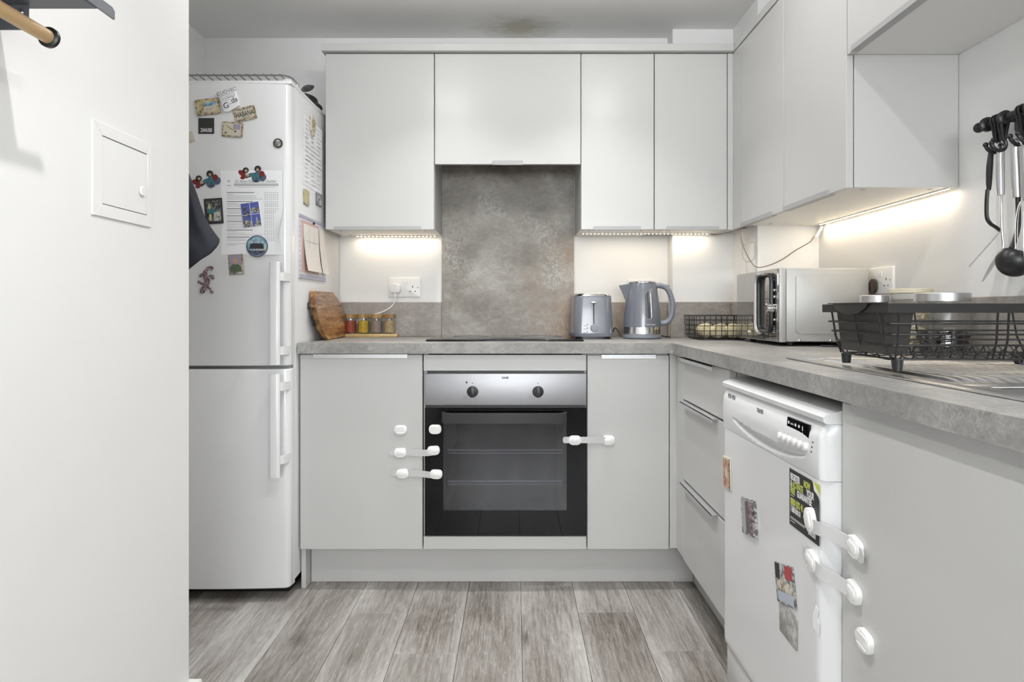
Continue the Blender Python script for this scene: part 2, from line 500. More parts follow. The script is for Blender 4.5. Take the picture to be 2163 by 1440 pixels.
def plank_material():
    m, nt, p = new_mat('grey_oak_plank')
    tc = nt.nodes.new('ShaderNodeTexCoord').outputs['Object']
    info = nt.nodes.new('ShaderNodeObjectInfo')
    rv = mathn(nt, 'MULTIPLY', info.outputs['Random'], 53.0)
    cmb = nt.nodes.new('ShaderNodeCombineXYZ')
    for i in range(3): nt.links.new(rv, cmb.inputs[i])
    off = nt.nodes.new('ShaderNodeVectorMath'); off.operation = 'ADD'
    nt.links.new(tc, off.inputs[0]); nt.links.new(cmb.outputs[0], off.inputs[1])
    v = off.outputs[0]
    wob = noise(nt, mapping(nt, v, (1, 0.17, 1)).outputs[0], 7.0, 2, 0.45, 0.25)
    ring = mathn(nt, 'SINE', mathn(nt, 'MULTIPLY', wob.outputs['Fac'], 95.0))
    grain = noise(nt, mapping(nt, v, (1, 0.05, 1)).outputs[0], 110, 4, 0.65, 0.2)
    fib = noise(nt, mapping(nt, v, (1, 0.045, 1)).outputs[0], 420, 4, 0.75, 0.1)
    big = noise(nt, mapping(nt, v, (1, 0.35, 1)).outputs[0], 3.6, 3, 0.5)
    s = mathn(nt, 'ADD', mathn(nt, 'MULTIPLY', grain.outputs['Fac'], 0.42), mathn(nt, 'MULTIPLY', fib.outputs['Fac'], 0.42))
    s = mathn(nt, 'ADD', s, mathn(nt, 'MULTIPLY', ring, 0.022))
    s = mathn(nt, 'ADD', s, mathn(nt, 'MULTIPLY', mathn(nt, 'SUBTRACT', big.outputs['Fac'], 0.5), 0.42))
    por = noise(nt, mapping(nt, v, (1, 0.11, 1)).outputs[0], 300, 2, 0.5, 0.4)
    pr = ramp(nt, [(0.62, (0, 0, 0)), (0.70, (1, 1, 1))]); nt.links.new(por.outputs['Fac'], pr.inputs['Fac'])
    s = mathn(nt, 'ADD', s, mathn(nt, 'MULTIPLY', pr.outputs['Color'], 0.11))
    # limed pale band along the long edges of each plank
    sx = nt.nodes.new('ShaderNodeSeparateXYZ'); nt.links.new(tc, sx.inputs[0])
    ed = mathn(nt, 'POWER', mathn(nt, 'MULTIPLY', mathn(nt, 'ABSOLUTE', sx.outputs[0]), 1 / 0.096), 2.2)
    ed = mathn(nt, 'MULTIPLY', ed, mathn(nt, 'MULTIPLY', big.outputs['Fac'], 0.20))
    s = mathn(nt, 'ADD', s, ed)
    s = mathn(nt, 'ADD', s, mathn(nt, 'MULTIPLY', mathn(nt, 'SUBTRACT', info.outputs['Random'], 0.5), 0.04))
    # knots
    kn = nt.nodes.new('ShaderNodeTexVoronoi'); kn.inputs['Scale'].default_value = 1.0
    nt.links.new(mapping(nt, v, (4.2, 2.2, 1)).outputs[0], kn.inputs['Vector'])
    kr = ramp(nt, [(0.03, (1, 1, 1)), (0.16, (0, 0, 0))]); nt.links.new(kn.outputs['Distance'], kr.inputs['Fac'])
    s = mathn(nt, 'SUBTRACT', s, mathn(nt, 'MULTIPLY', kr.outputs['Color'], 0.16))
    r = ramp(nt, [(0.28, (0.115, 0.10, 0.086)), (0.40, (0.235, 0.212, 0.19)), (0.53, (0.37, 0.348, 0.325)), (0.70, (0.56, 0.55, 0.53))])
    nt.links.new(s, r.inputs['Fac']); nt.links.new(r.outputs['Color'], p.inputs['Base Color'])
    p.inputs['Roughness'].default_value = 0.32
    b = nt.nodes.new('ShaderNodeBump'); b.inputs['Strength'].default_value = 0.10; b.inputs['Distance'].default_value = 0.001
    nt.links.new(fib.outputs['Fac'], b.inputs['Height']); nt.links.new(b.outputs['Normal'], p.inputs['Normal'])
    return m


def ceiling_material():
    m, nt, p = new_mat('ceiling_paint_with_damp_stain')
    pos = nt.nodes.new('ShaderNodeNewGeometry').outputs['Position']
    d = mapping(nt, pos, (1 / 0.21, 1 / 0.16, 0), (-0.02 / 0.21, -2.97 / 0.16, 0)).outputs[0]
    ln = nt.nodes.new('ShaderNodeVectorMath'); ln.operation = 'LENGTH'; nt.links.new(d, ln.inputs[0])
    nz = noise(nt, mapping(nt, pos, (9, 22, 1)).outputs[0], 1.0, 4, 0.6)
    r1 = mathn(nt, 'ADD', ln.outputs['Value'], mathn(nt, 'MULTIPLY', mathn(nt, 'SUBTRACT', nz.outputs['Fac'], 0.5), 1.3))
    rr = ramp(nt, [(0.25, (1, 1, 1)), (0.55, (0.45, 0.45, 0.45)), (1.0, (0, 0, 0))]); nt.links.new(r1, rr.inputs['Fac'])
    col = mixc(nt, mathn(nt, 'MULTIPLY', rr.outputs['Color'], 0.75), (0.91, 0.905, 0.89), (0.48, 0.45, 0.34))
    nt.links.new(col, p.inputs['Base Color']); p.inputs['Roughness'].default_value = 0.6
    return m


M_PLANK = plank_material()
M_CEIL = ceiling_material()

# ------------------------------------------------------------------ room shell
YW, XR, XL, ZC = 3.088, 1.196, -1.403, 2.254
XF, YF = -0.80, 1.674
YB = -3.30                                            # rear wall behind the camera

B().box(XL - 0.1, XR + 0.1, YW, YW + 0.1, 0, ZC).single('wall_back', M_WALL, 'white painted wall behind the hob and cupboards', 'wall', kind='structure')
B().box(XR, XR + 0.1, YB, YW, 0, ZC).single('wall_right', M_WALL, 'white painted wall behind the sink and utensil rail', 'wall', kind='structure')
B().box(XL - 0.1, XL, YF, YW, 0, ZC).single('wall_left', M_WALL, 'white wall strip seen left of the fridge top', 'wall', kind='structure')
B().box(XL - 0.1, XF, YB, YF, 0, ZC).single('wall_front', M_WALL, 'white foreground wall with the small access hatch', 'wall', kind='structure')
B().box(XL - 0.1, XR + 0.1, YB - 0.1, YW + 0.1, ZC, ZC + 0.1).single('ceiling', M_CEIL, 'white ceiling with a brownish damp stain above the cooker hood', 'ceiling', kind='structure')
# boxed-in pipes in the right back corner
b = B()
b.prism([(0.69, YW), (0.69, 2.99), (0.955, 2.99), (0.955, 2.688), (XR, 2.688), (XR, YW)], 0, ZC)
b.single('wall_boxing', M_WALL, 'white boxed-in pipe casing in the corner behind the microwave', 'wall', kind='structure')
B().box(0.9525, 0.955, 2.72, 2.82, 1.0, 1.318, 0.0006).single('trim_1', M_SKIRT, 'thin white cover plate on the corner boxing above the microwave', 'trim', kind='structure')
# rear wall behind the camera, with a window added to let in fill light
WX0, WX1, WZ0, WZ1 = -0.70, 1.10, 0.85, 2.10
b = B()
b.box(XF, WX0, YB - 0.1, YB, 0, ZC).box(WX1, XR, YB - 0.1, YB, 0, ZC).box(WX0, WX1, YB - 0.1, YB, WZ1, ZC).box(WX0, WX1, YB - 0.1, YB, 0, WZ0)
b.single('wall_rear', M_WALL, 'white wall behind the camera with an opening added for fill light', 'wall', kind='structure')
w = thing('added_window_1', 'wide white framed window added out of view for fill light', 'window', (0.2, YB - 0.05, WZ0), kind='structure')
for x in (WX0, 0.1725, WX1 - 0.055):
    B().box(x, x + 0.055, YB - 0.09, YB - 0.03, WZ0, WZ1).part('window_frame', M_SKIRT, w)
for x in (WX0 + 0.055, 0.2275):
    for z in (WZ0, WZ1 - 0.055):
        B().box(x, x + 0.8175, YB - 0.09, YB - 0.03, z, z + 0.055).part('window_frame', M_SKIRT, w)
    B().box(x, x + 0.8175, YB - 0.065, YB - 0.06, WZ0 + 0.055, WZ1 - 0.055).part('pane', M_GLASS, w)
# floor and planks
fl = B().box(XL - 0.1, XR + 0.1, YB - 0.1, YW + 0.1, -0.06, -0.008).single('floor', M_GAP, 'grey oak laminate floor of long planks', 'floor', kind='structure', origin=(0, 0, 0))
PW = 0.1925
plank_cache = {}


def plank(x0, x1, y0, y1):
    key = (round(x1 - x0, 4), round(y1 - y0, 4))
    if key not in plank_cache:
        hw, hl = key[0] / 2 - 0.0006, key[1] / 2 - 0.0006
        me = B().box(-hw, hw, -hl, hl, -0.008, 0.0, 0.0012, 1).mesh('plank', Matrix())
        me.materials.append(M_PLANK); plank_cache[key] = me
    o = bpy.data.objects.new('plank', plank_cache[key]); COL.objects.link(o)
    o.parent = fl; o.location = ((x0 + x1) / 2, (y0 + y1) / 2, 0)


ends = {-1: 0.55, 0: 1.25, 1: 2.318, 2: 2.055, 3: 1.35, 4: 0.4, -2: 2.04, -3: 1.02, -4: 2.55, -5: 1.4, -6: 0.6, -7: 1.9, 5: 1.7, 6: 1.0, -8: 1.0}
for k in range(-8, 7):
    x0, x1 = 0.021 + PW * k, 0.021 + PW * (k + 1)
    x0 = max(x0, XL); x1 = min(x1, XR)
    if x1 - x0 < 0.01: continue
    y = ends.get(k, 1.0)
    ys = [y]
    while ys[-1] < YW: ys.append(min(YW, ys[-1] + 1.29))
    while ys[0] > YB: ys.insert(0, max(YB, ys[0] - 1.29))
    for a, c in zip(ys[:-1], ys[1:]):
        if c - a > 0.01: plank(x0, x1, a, c)
# skirting of the foreground wall
b = B()
b.prism([(XF, YB), (XF + 0.022, YB), (XF + 0.022, YF + 0.022), (-1.2, YF + 0.022), (-1.2, YF), (XF, YF)], 0, 0.112, 0.004)
b.single('baseboard_left', M_SKIRT, 'white skirting board wrapping the end of the foreground wall', 'baseboard', kind='structure')
# recessed ceiling downlights (each with its own light)
for i, (x, y, pw, beam) in enumerate(DOWNLIGHTS):
    names = ['left of the camera', 'right of the camera', 'in front of the hood, left one', 'in front of the hood, right one', 'behind the camera, left one', 'behind the camera, right one']
    t = thing('downlight', 'round white recessed ceiling spotlight ' + names[i], 'light', (x, y, ZC - 0.008), group='ceiling spotlights')
    b = B(FZ(x, y, 0)); b.lathe([(0.030, ZC - 0.0005), (0.030, ZC - 0.006), (0.043, ZC - 0.006), (0.043, ZC - 0.0005)], 28, capb=False, capt=False)
    b.part('bezel', M_PLAST, t)
    B(FZ(x, y, 0)).prism(circ(0.029), ZC - 0.003, ZC - 0.001).part('lens', M_LAMP, t)
    L = bpy.data.lights.new('downlight_lamp', 'AREA'); L.shape = 'DISK'; L.size = 0.04; L.energy = pw
    L.color = (1.0, 0.99, 0.985); L.spread = math.radians(beam)
    lo = bpy.data.objects.new('downlight_lamp', L); COL.objects.link(lo); lo.parent = t; lo.location = (0, 0, 0.0)

# added bar lamp above the frame, its two globes fill in the ceiling
M_FILL_OPAL = mat('fill_globe_opal', (1, 1, 1), 0.4, emit=(1.0, 0.985, 0.97), estr=FILL_GLOBE_STRENGTH)
t = thing('fill_bar_lamp', 'white bar lamp with two glowing globes, added unseen as fill light', 'lamp', (0.06, 1.90, ZC - 0.16))
B().box(-0.40, 0.52, 1.88, 1.92, ZC - 0.022, ZC - 0.0005, 0.004).part('bar', M_PLAST, t)
for x, y in FILL_GLOBES:
    st = B().cyl((x, y, ZC - 0.10), (x, y, ZC - 0.0222), 0.009, n=14).part('stem', M_PLAST, t)
    B().ball((x, y, ZC - 0.134), 0.034, 24).part('globe', M_FILL_OPAL, t)

# ------------------------------------------------------------------ base cabinets, back run
YD = 2.495                       # door fronts
ZB0, ZB1 = 0.151, 0.8635
ZT0, ZT1 = 0.8675, 0.9055        # worktop


def front(parent, x0, x1, z0, z1, y, name='door', m=None, th=0.019):
    return B().box(x0, x1, y, y + th, z0, z1, 0.0012, 1).part(name, m or M_CAB, parent)


def frontx(parent, y0, y1, z0, z1, x, name='door', th=0.019):
    return B().box(x, x + th, y0, y1, z0, z1, 0.0012, 1).part(name, M_CAB, parent)


t = thing('base_cabinet', 'light grey base cabinet beside the fridge, left of the oven', 'cabinet', (-0.56, 2.8, 0.15), group='base cabinets')
B().box(-0.770, -0.340, YD + 0.021, 3.07, ZB0, 0.866).part('carcass', M_CARC, t)
d = front(t, -0.7855, -0.3385, ZB0, 0.8615, YD)
b = B(); b.box(-0.738, -0.392, YD - 0.004, YD, 0.849, 0.8625, 0.0008, 1).box(-0.738, -0.392, YD - 0.004, YD + 0.018, 0.8617, 0.8637)
b.part('handle', M_ALU, d)
B().box(-0.788, -0.771, YD + 0.021, 3.07, 0, 0.867, 0.001, 1).single('end_panel', M_CARC, 'light grey end panel reaching the floor beside the fridge', 'panel')

t = thing('oven_housing', 'light grey cabinet that houses the oven, with strips above and below it', 'cabinet', (-0.037, 2.8, 0.15), group='base cabinets')
B().box(-0.336, -0.320, YD + 0.021, 3.07, ZB0, 0.866).part('side_panel', M_CARC, t)
B().box(0.246, 0.262, YD + 0.021, 3.07, ZB0, 0.866).part('side_panel', M_CARC, t)
front(t, -0.3345, 0.2605, 0.803, 0.8615, YD, 'upper_filler')
front(t, -0.3345, 0.2605, ZB0, 0.1985, YD, 'lower_filler')
B().box(-0.318, 0.244, YD + 0.03, 3.06, 0.156, 0.18).part('shelf', M_CARC, t)

t = thing('base_cabinet', 'narrow light grey base cabinet right of the oven', 'cabinet', (0.413, 2.8, 0.15), group='base cabinets')
B().box(0.264, 0.562, YD + 0.021, 2.98, ZB0, 0.866).part('carcass', M_CARC, t)
d = front(t, 0.2645, 0.5625, ZB0, 0.8595, YD)
b = B(); b.box(0.315, 0.514, YD - 0.004, YD, 0.847, 0.8605, 0.0008, 1).box(0.315, 0.514, YD - 0.004, YD + 0.018, 0.8597, 0.8617)
b.part('handle', M_ALU, d)
b = B(); b.box(0.5655, 0.606, YD, YD + 0.019, 0.155, 0.866, 0.001, 1).box(0.590, 0.606, 2.40, YD, 0.155, 0.866, 0.001, 1)
b.single('corner_filler', M_CAB, 'narrow light grey corner filler post between the oven run and the drawers', 'panel')
B().box(-0.769, 0.672, 2.575, 2.591, 0.0005, 0.149, 0.001, 1).single('plinth', M_CARC, 'light grey plinth along the floor under the oven', 'plinth')
B().box(0.672, 0.688, 1.845, 2.574, 0.0005, 0.149, 0.001, 1).single('plinth', M_CARC, 'light grey plinth along the floor under the drawers', 'plinth')

# drawers, right run
XD = 0.590
t = thing('drawer_unit', 'light grey three-drawer unit between the corner and the dishwasher', 'cabinet', (0.9, 2.13, 0.15), group='base cabinets')
B().box(XD + 0.021, 1.17, 1.862, 2.392, ZB0, 0.866).part('carcass', M_CARC, t)
for z0, z1 in ((0.714, 0.860), (0.434, 0.707), (0.151, 0.427)):
    d = frontx(t, 1.876, 2.397, z0, z1, XD, 'drawer')
    b = B(); b.box(XD - 0.020, XD + 0.017, 1.985, 2.365, z1 + 0.0002, z1 + 0.0022).box(XD - 0.020, XD - 0.018, 1.985, 2.365, z1 - 0.010, z1 + 0.0022)
    b.part('handle', M_ALU, d)
# sink cabinet
t = thing('sink_cabinet', 'light grey cabinet under the sink at the right edge', 'cabinet', (0.9, 0.93, 0.15), group='base cabinets')
b = B(); b.box(XD + 0.021, 1.17, 1.213, 1.231, ZB0, 0.866).box(XD + 0.021, 1.17, 0.62, 0.638, ZB0, 0.866).box(XD + 0.021, 1.17, 0.638, 1.213, ZB0, 0.169)
b.part('carcass', M_CARC, t)
d = frontx(t, 0.62, 1.2315, ZB0, 0.8605, XD)
b = B(); b.box(XD - 0.003, XD + 0.017, 0.66, 1.19, 0.8607, 0.8625).box(XD - 0.004, XD - 0.0002, 0.66, 1.19, 0.846, 0.8625)
b.part('handle', M_ALU, d)
B().box(0.672, 0.688, 0.62, 1.228, 0.0005, 0.149, 0.001, 1).single('plinth', M_CARC, 'light grey plinth under the sink cabinet, below the frame', 'plinth')

# ------------------------------------------------------------------ worktop (one L-shaped slab with the sink cut-out)
xs = [-0.788, 0.568, 0.69, 0.72, 1.09, 1.19]
ys = [0.58, 0.70, 1.04, 2.470, 2.688, 3.086]


def keep(i, j):
    cx = (xs[i] + xs[i+1]) / 2; cy = (ys[j] + ys[j+1]) / 2
    if cx < 0.568 and cy < 2.470: return False
    if 0.72 < cx < 1.09 and 0.70 < cy < 1.04: return False
    return True


t_ = bmesh.new(); vc = {}


def vtx(i, j, z):
    k = (i, j, z)
    if k not in vc: vc[k] = t_.verts.new((xs[i], ys[j], z))
    return vc[k]


for i in range(len(xs) - 1):
    for j in range(len(ys) - 1):
        if not keep(i, j): continue
        t_.faces.new((vtx(i, j, ZT1), vtx(i+1, j, ZT1), vtx(i+1, j+1, ZT1), vtx(i, j+1, ZT1)))
        t_.faces.new((vtx(i, j, ZT0), vtx(i, j+1, ZT0), vtx(i+1, j+1, ZT0), vtx(i+1, j, ZT0)))
        for (a, c, ni, nj) in (((i, j), (i+1, j), i, j-1), ((i+1, j), (i+1, j+1), i+1, j), ((i+1, j+1), (i, j+1), i, j+1), ((i, j+1), (i, j), i-1, j)):
            inside = 0 <= ni < len(xs) - 1 and 0 <= nj < len(ys) - 1 and keep(ni, nj)
            if not inside:
                t_.faces.new((vtx(*a, ZT0), vtx(*c, ZT0), vtx(*c, ZT1), vtx(*a, ZT1)))
bmesh.ops.bevel(t_, geom=[e for e in t_.edges if e.calc_face_angle(0) > 1.0 and all(v.co.z > 0.9 for v in e.verts)], offset=0.0022, segments=2, affect='EDGES', profile=0.5)
b = B(); b.add(t_)
wt = b.single('worktop', M_TOP, 'grey stone-effect L-shaped worktop', 'worktop')
B().box(0.5665, 0.5682, 2.4688, 2.4705, 0.868, 0.881).part('joint_filler', M_SKIRT, wt)

# splashback and upstands
B().box(-0.3305, 0.2655, 3.076, 3.0875, ZT1 + 0.0005, 1.72).single('splashback', M_SPLASH, 'tall mottled grey concrete-effect splashback behind the hob', 'splashback')
ZU = 1.060
UP = [((-0.786, -0.332), (3.076, 3.0875), 'concrete-effect upstand behind the spice jars'),
      ((0.267, 0.688), (3.076, 3.0875), 'concrete-effect upstand behind the toaster and kettle'),
      ((0.678, 0.943), (2.978, 2.9895), 'concrete-effect upstand behind the wire basket'),
      ((0.943, 0.9545), (2.690, 2.9895), 'short concrete-effect upstand on the side of the corner boxing'),
      ((0.956, 1.184), (2.676, 2.6875), 'concrete-effect upstand hidden behind the microwave'),
      ((1.184, 1.1955), (0.60, 2.687), 'long concrete-effect upstand behind the dish rack and jars')]
for (x0, x1), (y0, y1), lab in UP:
    B().box(x0, x1, y0, y1, ZT1 + 0.0005, ZU, 0.001, 1).single('upstand', M_UPST, 'grey ' + lab, 'upstand')

# ------------------------------------------------------------------ upper cabinets
YU, ZU0, ZU1 = 2.798, 1.355, 2.076


def upper(x0, x1, label, yb=3.086, hx=None, z0=ZU0, zc=None):
    t = thing('wall_cabinet', label, 'cabinet', ((x0+x1)/2, 2.95, z0), group='wall cabinets')
    zc = zc if zc is not None else z0 + 0.004
    B().box(x0 + 0.0008, x1 - 0.0008, YU + 0.021, yb, zc, ZU1, 0.0006, 1).part('carcass', M_CARC, t)
    B().box(x0 + 0.001, x1 - 0.001, YU + 0.022, yb - 0.001, zc - 0.0012, zc - 0.0002).part('bottom_panel', M_CARCW, t)
    d = front(t, x0 + 0.0018, x1 - 0.0018, z0, ZU1 - 0.001, YU)
    if hx:
        b = B(); b.box(hx[0], hx[1], YU - 0.005, YU - 0.0002, z0 - 0.001, z0 + 0.013, 0.0008, 1).box(hx[0], hx[1], YU - 0.005, YU + 0.017, z0 - 0.0022, z0 - 0.0004)
        b.part('handle', M_ALUD, d)
    return t


def screwcaps(t, pts, z):
    for x, y in pts:
        B().prism(circ(0.006, 14), -0.0026, -0.0013, M=FZ(x, y, z)).part('screw_cap', M_CABLEG, t)


t = upper(-0.7785, -0.3305, 'light grey wall cabinet left of the hood, above the spice jars', hx=(-0.742, -0.385))
screwcaps(t, [(-0.73, 2.87), (-0.38, 2.87), (-0.73, 3.03)], 1.359)
t = thing('hood_cabinet', 'wide light grey cupboard hiding the cooker hood over the hob', 'cabinet', (-0.03, 2.95, 1.69), group='wall cabinets')
b = B(); b.box(-0.329, -0.313, YU + 0.021, 3.075, 1.70, ZU1).box(0.253, 0.269, YU + 0.021, 3.075, 1.70, ZU1).box(-0.313, 0.253, YU + 0.021, 3.075, 2.058, ZU1)
b.part('carcass', M_CARC, t)
B().box(-0.312, 0.252, YU + 0.024, 3.07, 1.705, 2.05).part('hood_body', M_METALGREY, t)
d = front(t, -0.3285, 0.2685, 1.622, ZU1 - 0.001, YU)
M = FY((1072 - CX) / 515.3, YU - 0.0004, 1.622)
b = B(M); b.prism([(p[0], p[1] + 0.0065) for p in rrect(0.128, 0.019, 0.006)], 0, 0.003, 0.0008)
b.part('handle', M_ALUD, d)
t = upper(0.2695, 0.5705, 'narrow light grey wall cabinet right of the hood, above the toaster', hx=(0.322, 0.515))
screwcaps(t, [(0.31, 2.87), (0.53, 2.87), (0.31, 3.0), (0.50, 3.0)], 1.359)
t = upper(0.5705, 0.8705, 'narrow light grey wall cabinet in the corner, above the kettle', yb=2.987, hx=(0.622, 0.835))
screwcaps(t, [(0.61, 2.87)], 1.359)
b = B(); b.box(0.8715, 0.893, YU, YU + 0.019, ZU0 - 0.001, ZU1, 0.0008, 1).box(0.893, 0.911, 2.702, YU + 0.019, ZU0 - 0.001, ZU1, 0.0008, 1)
b.box(0.8715, 0.952, YU + 0.02, 2.987, ZU0 + 0.004, ZU1)
b.single('corner_filler', M_CAB, 'light grey filler post in the corner between the wall cabinets', 'panel')

XU = 0.893


def upperx(y0, y1, label, z0=ZU0, hy=None, caps=(), yb1=None):
    t = thing('wall_cabinet', label, 'cabinet', (1.05, (y0+y1)/2, z0), group='wall cabinets')
    B().box(XU + 0.021, 1.195, y0 + 0.0008, (yb1 or y1) - 0.0008, z0 + 0.003, ZU1, 0.0006, 1).part('carcass', M_CARC, t)
    B().box(XU + 0.022, 1.1945, y0 + 0.001, (yb1 or y1) - 0.001, z0 + 0.0018, z0 + 0.0028).part('bottom_panel', M_CARCW, t)
    d = frontx(t, y0 + 0.0015, y1 - 0.0015, z0, ZU1 - 0.001, XU)
    if hy:
        b = B(); b.box(XU - 0.006, XU - 0.0002, hy[0], hy[1], z0 - 0.001, z0 + 0.013, 0.0008, 1).box(XU - 0.006, XU + 0.017, hy[0], hy[1], z0 - 0.0022, z0 - 0.0004)
        b.part('handle', M_ALUD, d)
    for x, y in caps:
        B().prism(circ(0.007, 14), -0.0026, -0.0013, M=FZ(x, y, z0 + 0.003)).part('screw_cap', M_CABLEG, t)
    return t


upperx(2.2715, 2.6985, 'light grey wall cabinet above the microwave, nearer the corner', hy=(2.375, 2.70 - 0.01), caps=((0.98, 2.62),), yb1=2.686)
upperx(1.839, 2.2705, 'light grey wall cabinet above the microwave, with the bare end panel', hy=(1.94, 2.262), caps=((0.955, 1.875), (1.14, 1.875)))
upperx(1.238, 1.8375, 'light grey short cupboard high above the sink, next to the end panel', z0=1.712, hy=(1.27, 1.805))
upperx(0.64, 1.237, 'light grey short cupboard high above the sink, cut by the frame', z0=1.712, hy=(0.68, 1.20))
# cornice
B().box(-0.789, 0.8885, 2.773, 2.86, 2.0785, 2.107, 0.001, 1).single('cornice', M_CAB, 'light grey cornice strip along the top of the hood run', 'cornice')
B().box(0.889, 0.965, 0.6, 2.86, 2.0785, 2.107, 0.001, 1).single('cornice', M_CAB, 'light grey cornice strip along the top of the sink run', 'cornice')

# ------------------------------------------------------------------ LED strips with their own light
def led_strip(label, p0, p1, n, tilt=(0, 0, 0), extra=None):
    p0 = Vector(p0); p1 = Vector(p1); d = (p1 - p0); L = d.length; d.normalize()
    t = thing('led_strip', label, 'light strip', (p0 + p1) / 2, group='under-cabinet light strips')
    mid = (p0 + p1) / 2
    alongx = abs(d.x) > abs(d.y)
    hx, hy = (L / 2 + 0.01, 0.004) if alongx else (0.004, L / 2 + 0.01)
    B(Matrix.Translation(mid)).box(-hx, hx, -hy, hy, -0.0015, 0.0015).part('tape', M_TAPE, t)
    proto = None
    for i in range(n):
        q = p0.lerp(p1, i / (n - 1)) - mid
        if proto is None:
            proto = B(Matrix.Translation(mid)).box(-0.003, 0.003, -0.003, 0.003, -0.0032, -0.0014, 0.0006, 1).part('diode', M_LED, t)
            proto.location = q
        else:
            share(proto, t, q)
    Lt = bpy.data.lights.new('led_lamp', 'AREA'); Lt.shape = 'RECTANGLE'
    Lt.size, Lt.size_y = (L, 0.006) if alongx else (0.006, L)
    Lt.energy = LED_POWER * L; Lt.color = (1.0, 0.84, 0.63)
    lo = bpy.data.objects.new('led_lamp', Lt); COL.objects.link(lo); lo.parent = t; lo.location = (0, 0, -0.005)
    lo.rotation_euler = tilt
    return t


led_strip('warm LED strip under the wall cabinet above the spice jars', (-0.705, 3.055, 1.3560), (-0.36, 3.055, 1.3560), 21)
led_strip('warm LED strip under the wall cabinets above the toaster and kettle', (0.295, 2.955, 1.3560), (0.83, 2.955, 1.3560), 33)
led_strip('warm LED strip along the right wall under the cabinet by the utensils', (1.172, 1.85, 1.3550), (1.172, 2.62, 1.3550), 46)

# cables of the LED strips
def cable(label, pts, r, m, name='cable', n=8):
    return B().tube(spline(pts, n), r, 8).single(name, m, label, 'cable')


cable('thin brown cable from the LED strip along the underside to the corner', [(0.845, 2.95, 1.352), (0.87, 2.93, 1.349), (0.885, 2.85, 1.348), (0.905, 2.76, 1.350), (0.92, 2.71, 1.353)], 0.0022, M_CABLE)
Yc = 2.66
pts = [at(1565, 487, 2.69), at(1566, 505, 2.68), at(1574, 530, Yc), at(1588, 555, Yc), at(1599, 564, 2.655), at(1622, 561, 2.65), at(1652, 548, 2.65), at(1680, 529, 2.65), at(1708, 513, 2.65), at(1716, 505, 2.65), at(1720, 499, 2.65)]
cable('thin brown cable sagging over the microwave to the right LED strip', pts, 0.0019, M_CABLE)
pts = [at(1566, 486, 2.707), at(1563, 505, 2.697), at(1568, 517, 2.692), at(1580, 514, 2.692), at(1592, 512, 2.687), at(1598, 524, 2.687), at(1597, 538, 2.687), at(1588, 550, 2.687), at(1577, 553, 2.687), at(1570, 543, 2.690), at(1568, 520, 2.694), at(1570, 490, 2.704)]
cable('loop of pale grey cable hanging in the corner under the wall cabinet', pts, 0.0016, M_CABLEG)
t = thing('led_tail', 'loose white end of LED strip hanging above the microwave corner', 'light strip', at(1728, 492, 2.645))
pts = [at(1737, 478, 2.635), at(1731, 488, 2.64), at(1724, 500, 2.645)]
B().tube(spline(pts, 5), 0.0045, 8, flat=(1, 0.4)).part('tape', M_TAPE, t)
for k in (0.25, 0.7):
    p = pts[0].lerp(pts[2], k)
    B().box(p.x - 0.003, p.x + 0.003, p.y - 0.0055, p.y - 0.002, p.z - 0.003, p.z + 0.003).part('diode', M_LED, t)

# ------------------------------------------------------------------ oven
YO = 2.489
M_SHELF = mat('plated_wire', (0.85, 0.85, 0.85), 0.4, metal=0.3)
ov = thing('oven', 'built-in oven with steel control panel and black glass door', 'oven', (-0.037, 2.75, 0.2027))
ox0, ox1 = (897.5 - CX) / 579.5, (1238.5 - CX) / 579.5
b = B()                                                # cavity: open-fronted box
cy0, cy1, cz0, cz1 = YO + 0.03, 2.98, 0.27, 0.64
cx0, cx1 = -0.255, 0.18
b.box(cx0 - 0.02, cx0, cy0, cy1, cz0, cz1).box(cx1, cx1 + 0.02, cy0, cy1, cz0, cz1).box(cx0, cx1, cy0, cy1, cz0 - 0.02, cz0)
b.box(cx0, cx1, cy0, cy1, cz1, cz1 + 0.02).box(cx0, cx1, cy1, cy1 + 0.02, cz0, cz1)
b.part('cavity', M_ENAM, ov)
for z in (0.502, 0.386):
    pr = B().cyl((cx0 + 0.004, cy0 + 0.03, z), (cx1 - 0.004, cy0 + 0.03, z), 0.0042, n=10)
    sh = pr.part('oven_shelf', M_SHELF, ov)
    B().cyl((cx0 + 0.004, cy0 + 0.035, z - 0.012), (cx1 - 0.004, cy0 + 0.035, z - 0.012), 0.0032, n=8).part('wire', M_SHELF, sh)
    for k in range(14):
        x = cx0 + 0.025 + k * (cx1 - cx0 - 0.05) / 13
        B().cyl((x, cy0 + 0.03, z), (x, cy1 - 0.03, z), 0.0016, n=6).part('wire', M_CHROME, sh)
pan = B().box(ox0, ox1, YO - 0.004, YO + 0.022, 0.679, 0.7935, 0.0015, 2).part('control_panel', M_STEELX, ov)
B().box(ox0 + 0.008, ox1 - 0.008, YO + 0.006, YO + 0.03, 0.7935, 0.8025).part('vent', M_BLACK, ov)
B().box(ox0 + 0.001, ox1 - 0.001, YO + 0.004, YO + 0.026, 0.668, 0.679).part('vent', M_BLACK, ov)
for k in range(4):
    x = (1012 + k * 54 - CX) / 579.5
    B().box(x, x + 0.002, YO - 0.001, YO + 0.004, 0.669, 0.678).part('vent_rib', M_DKGREY, ov)
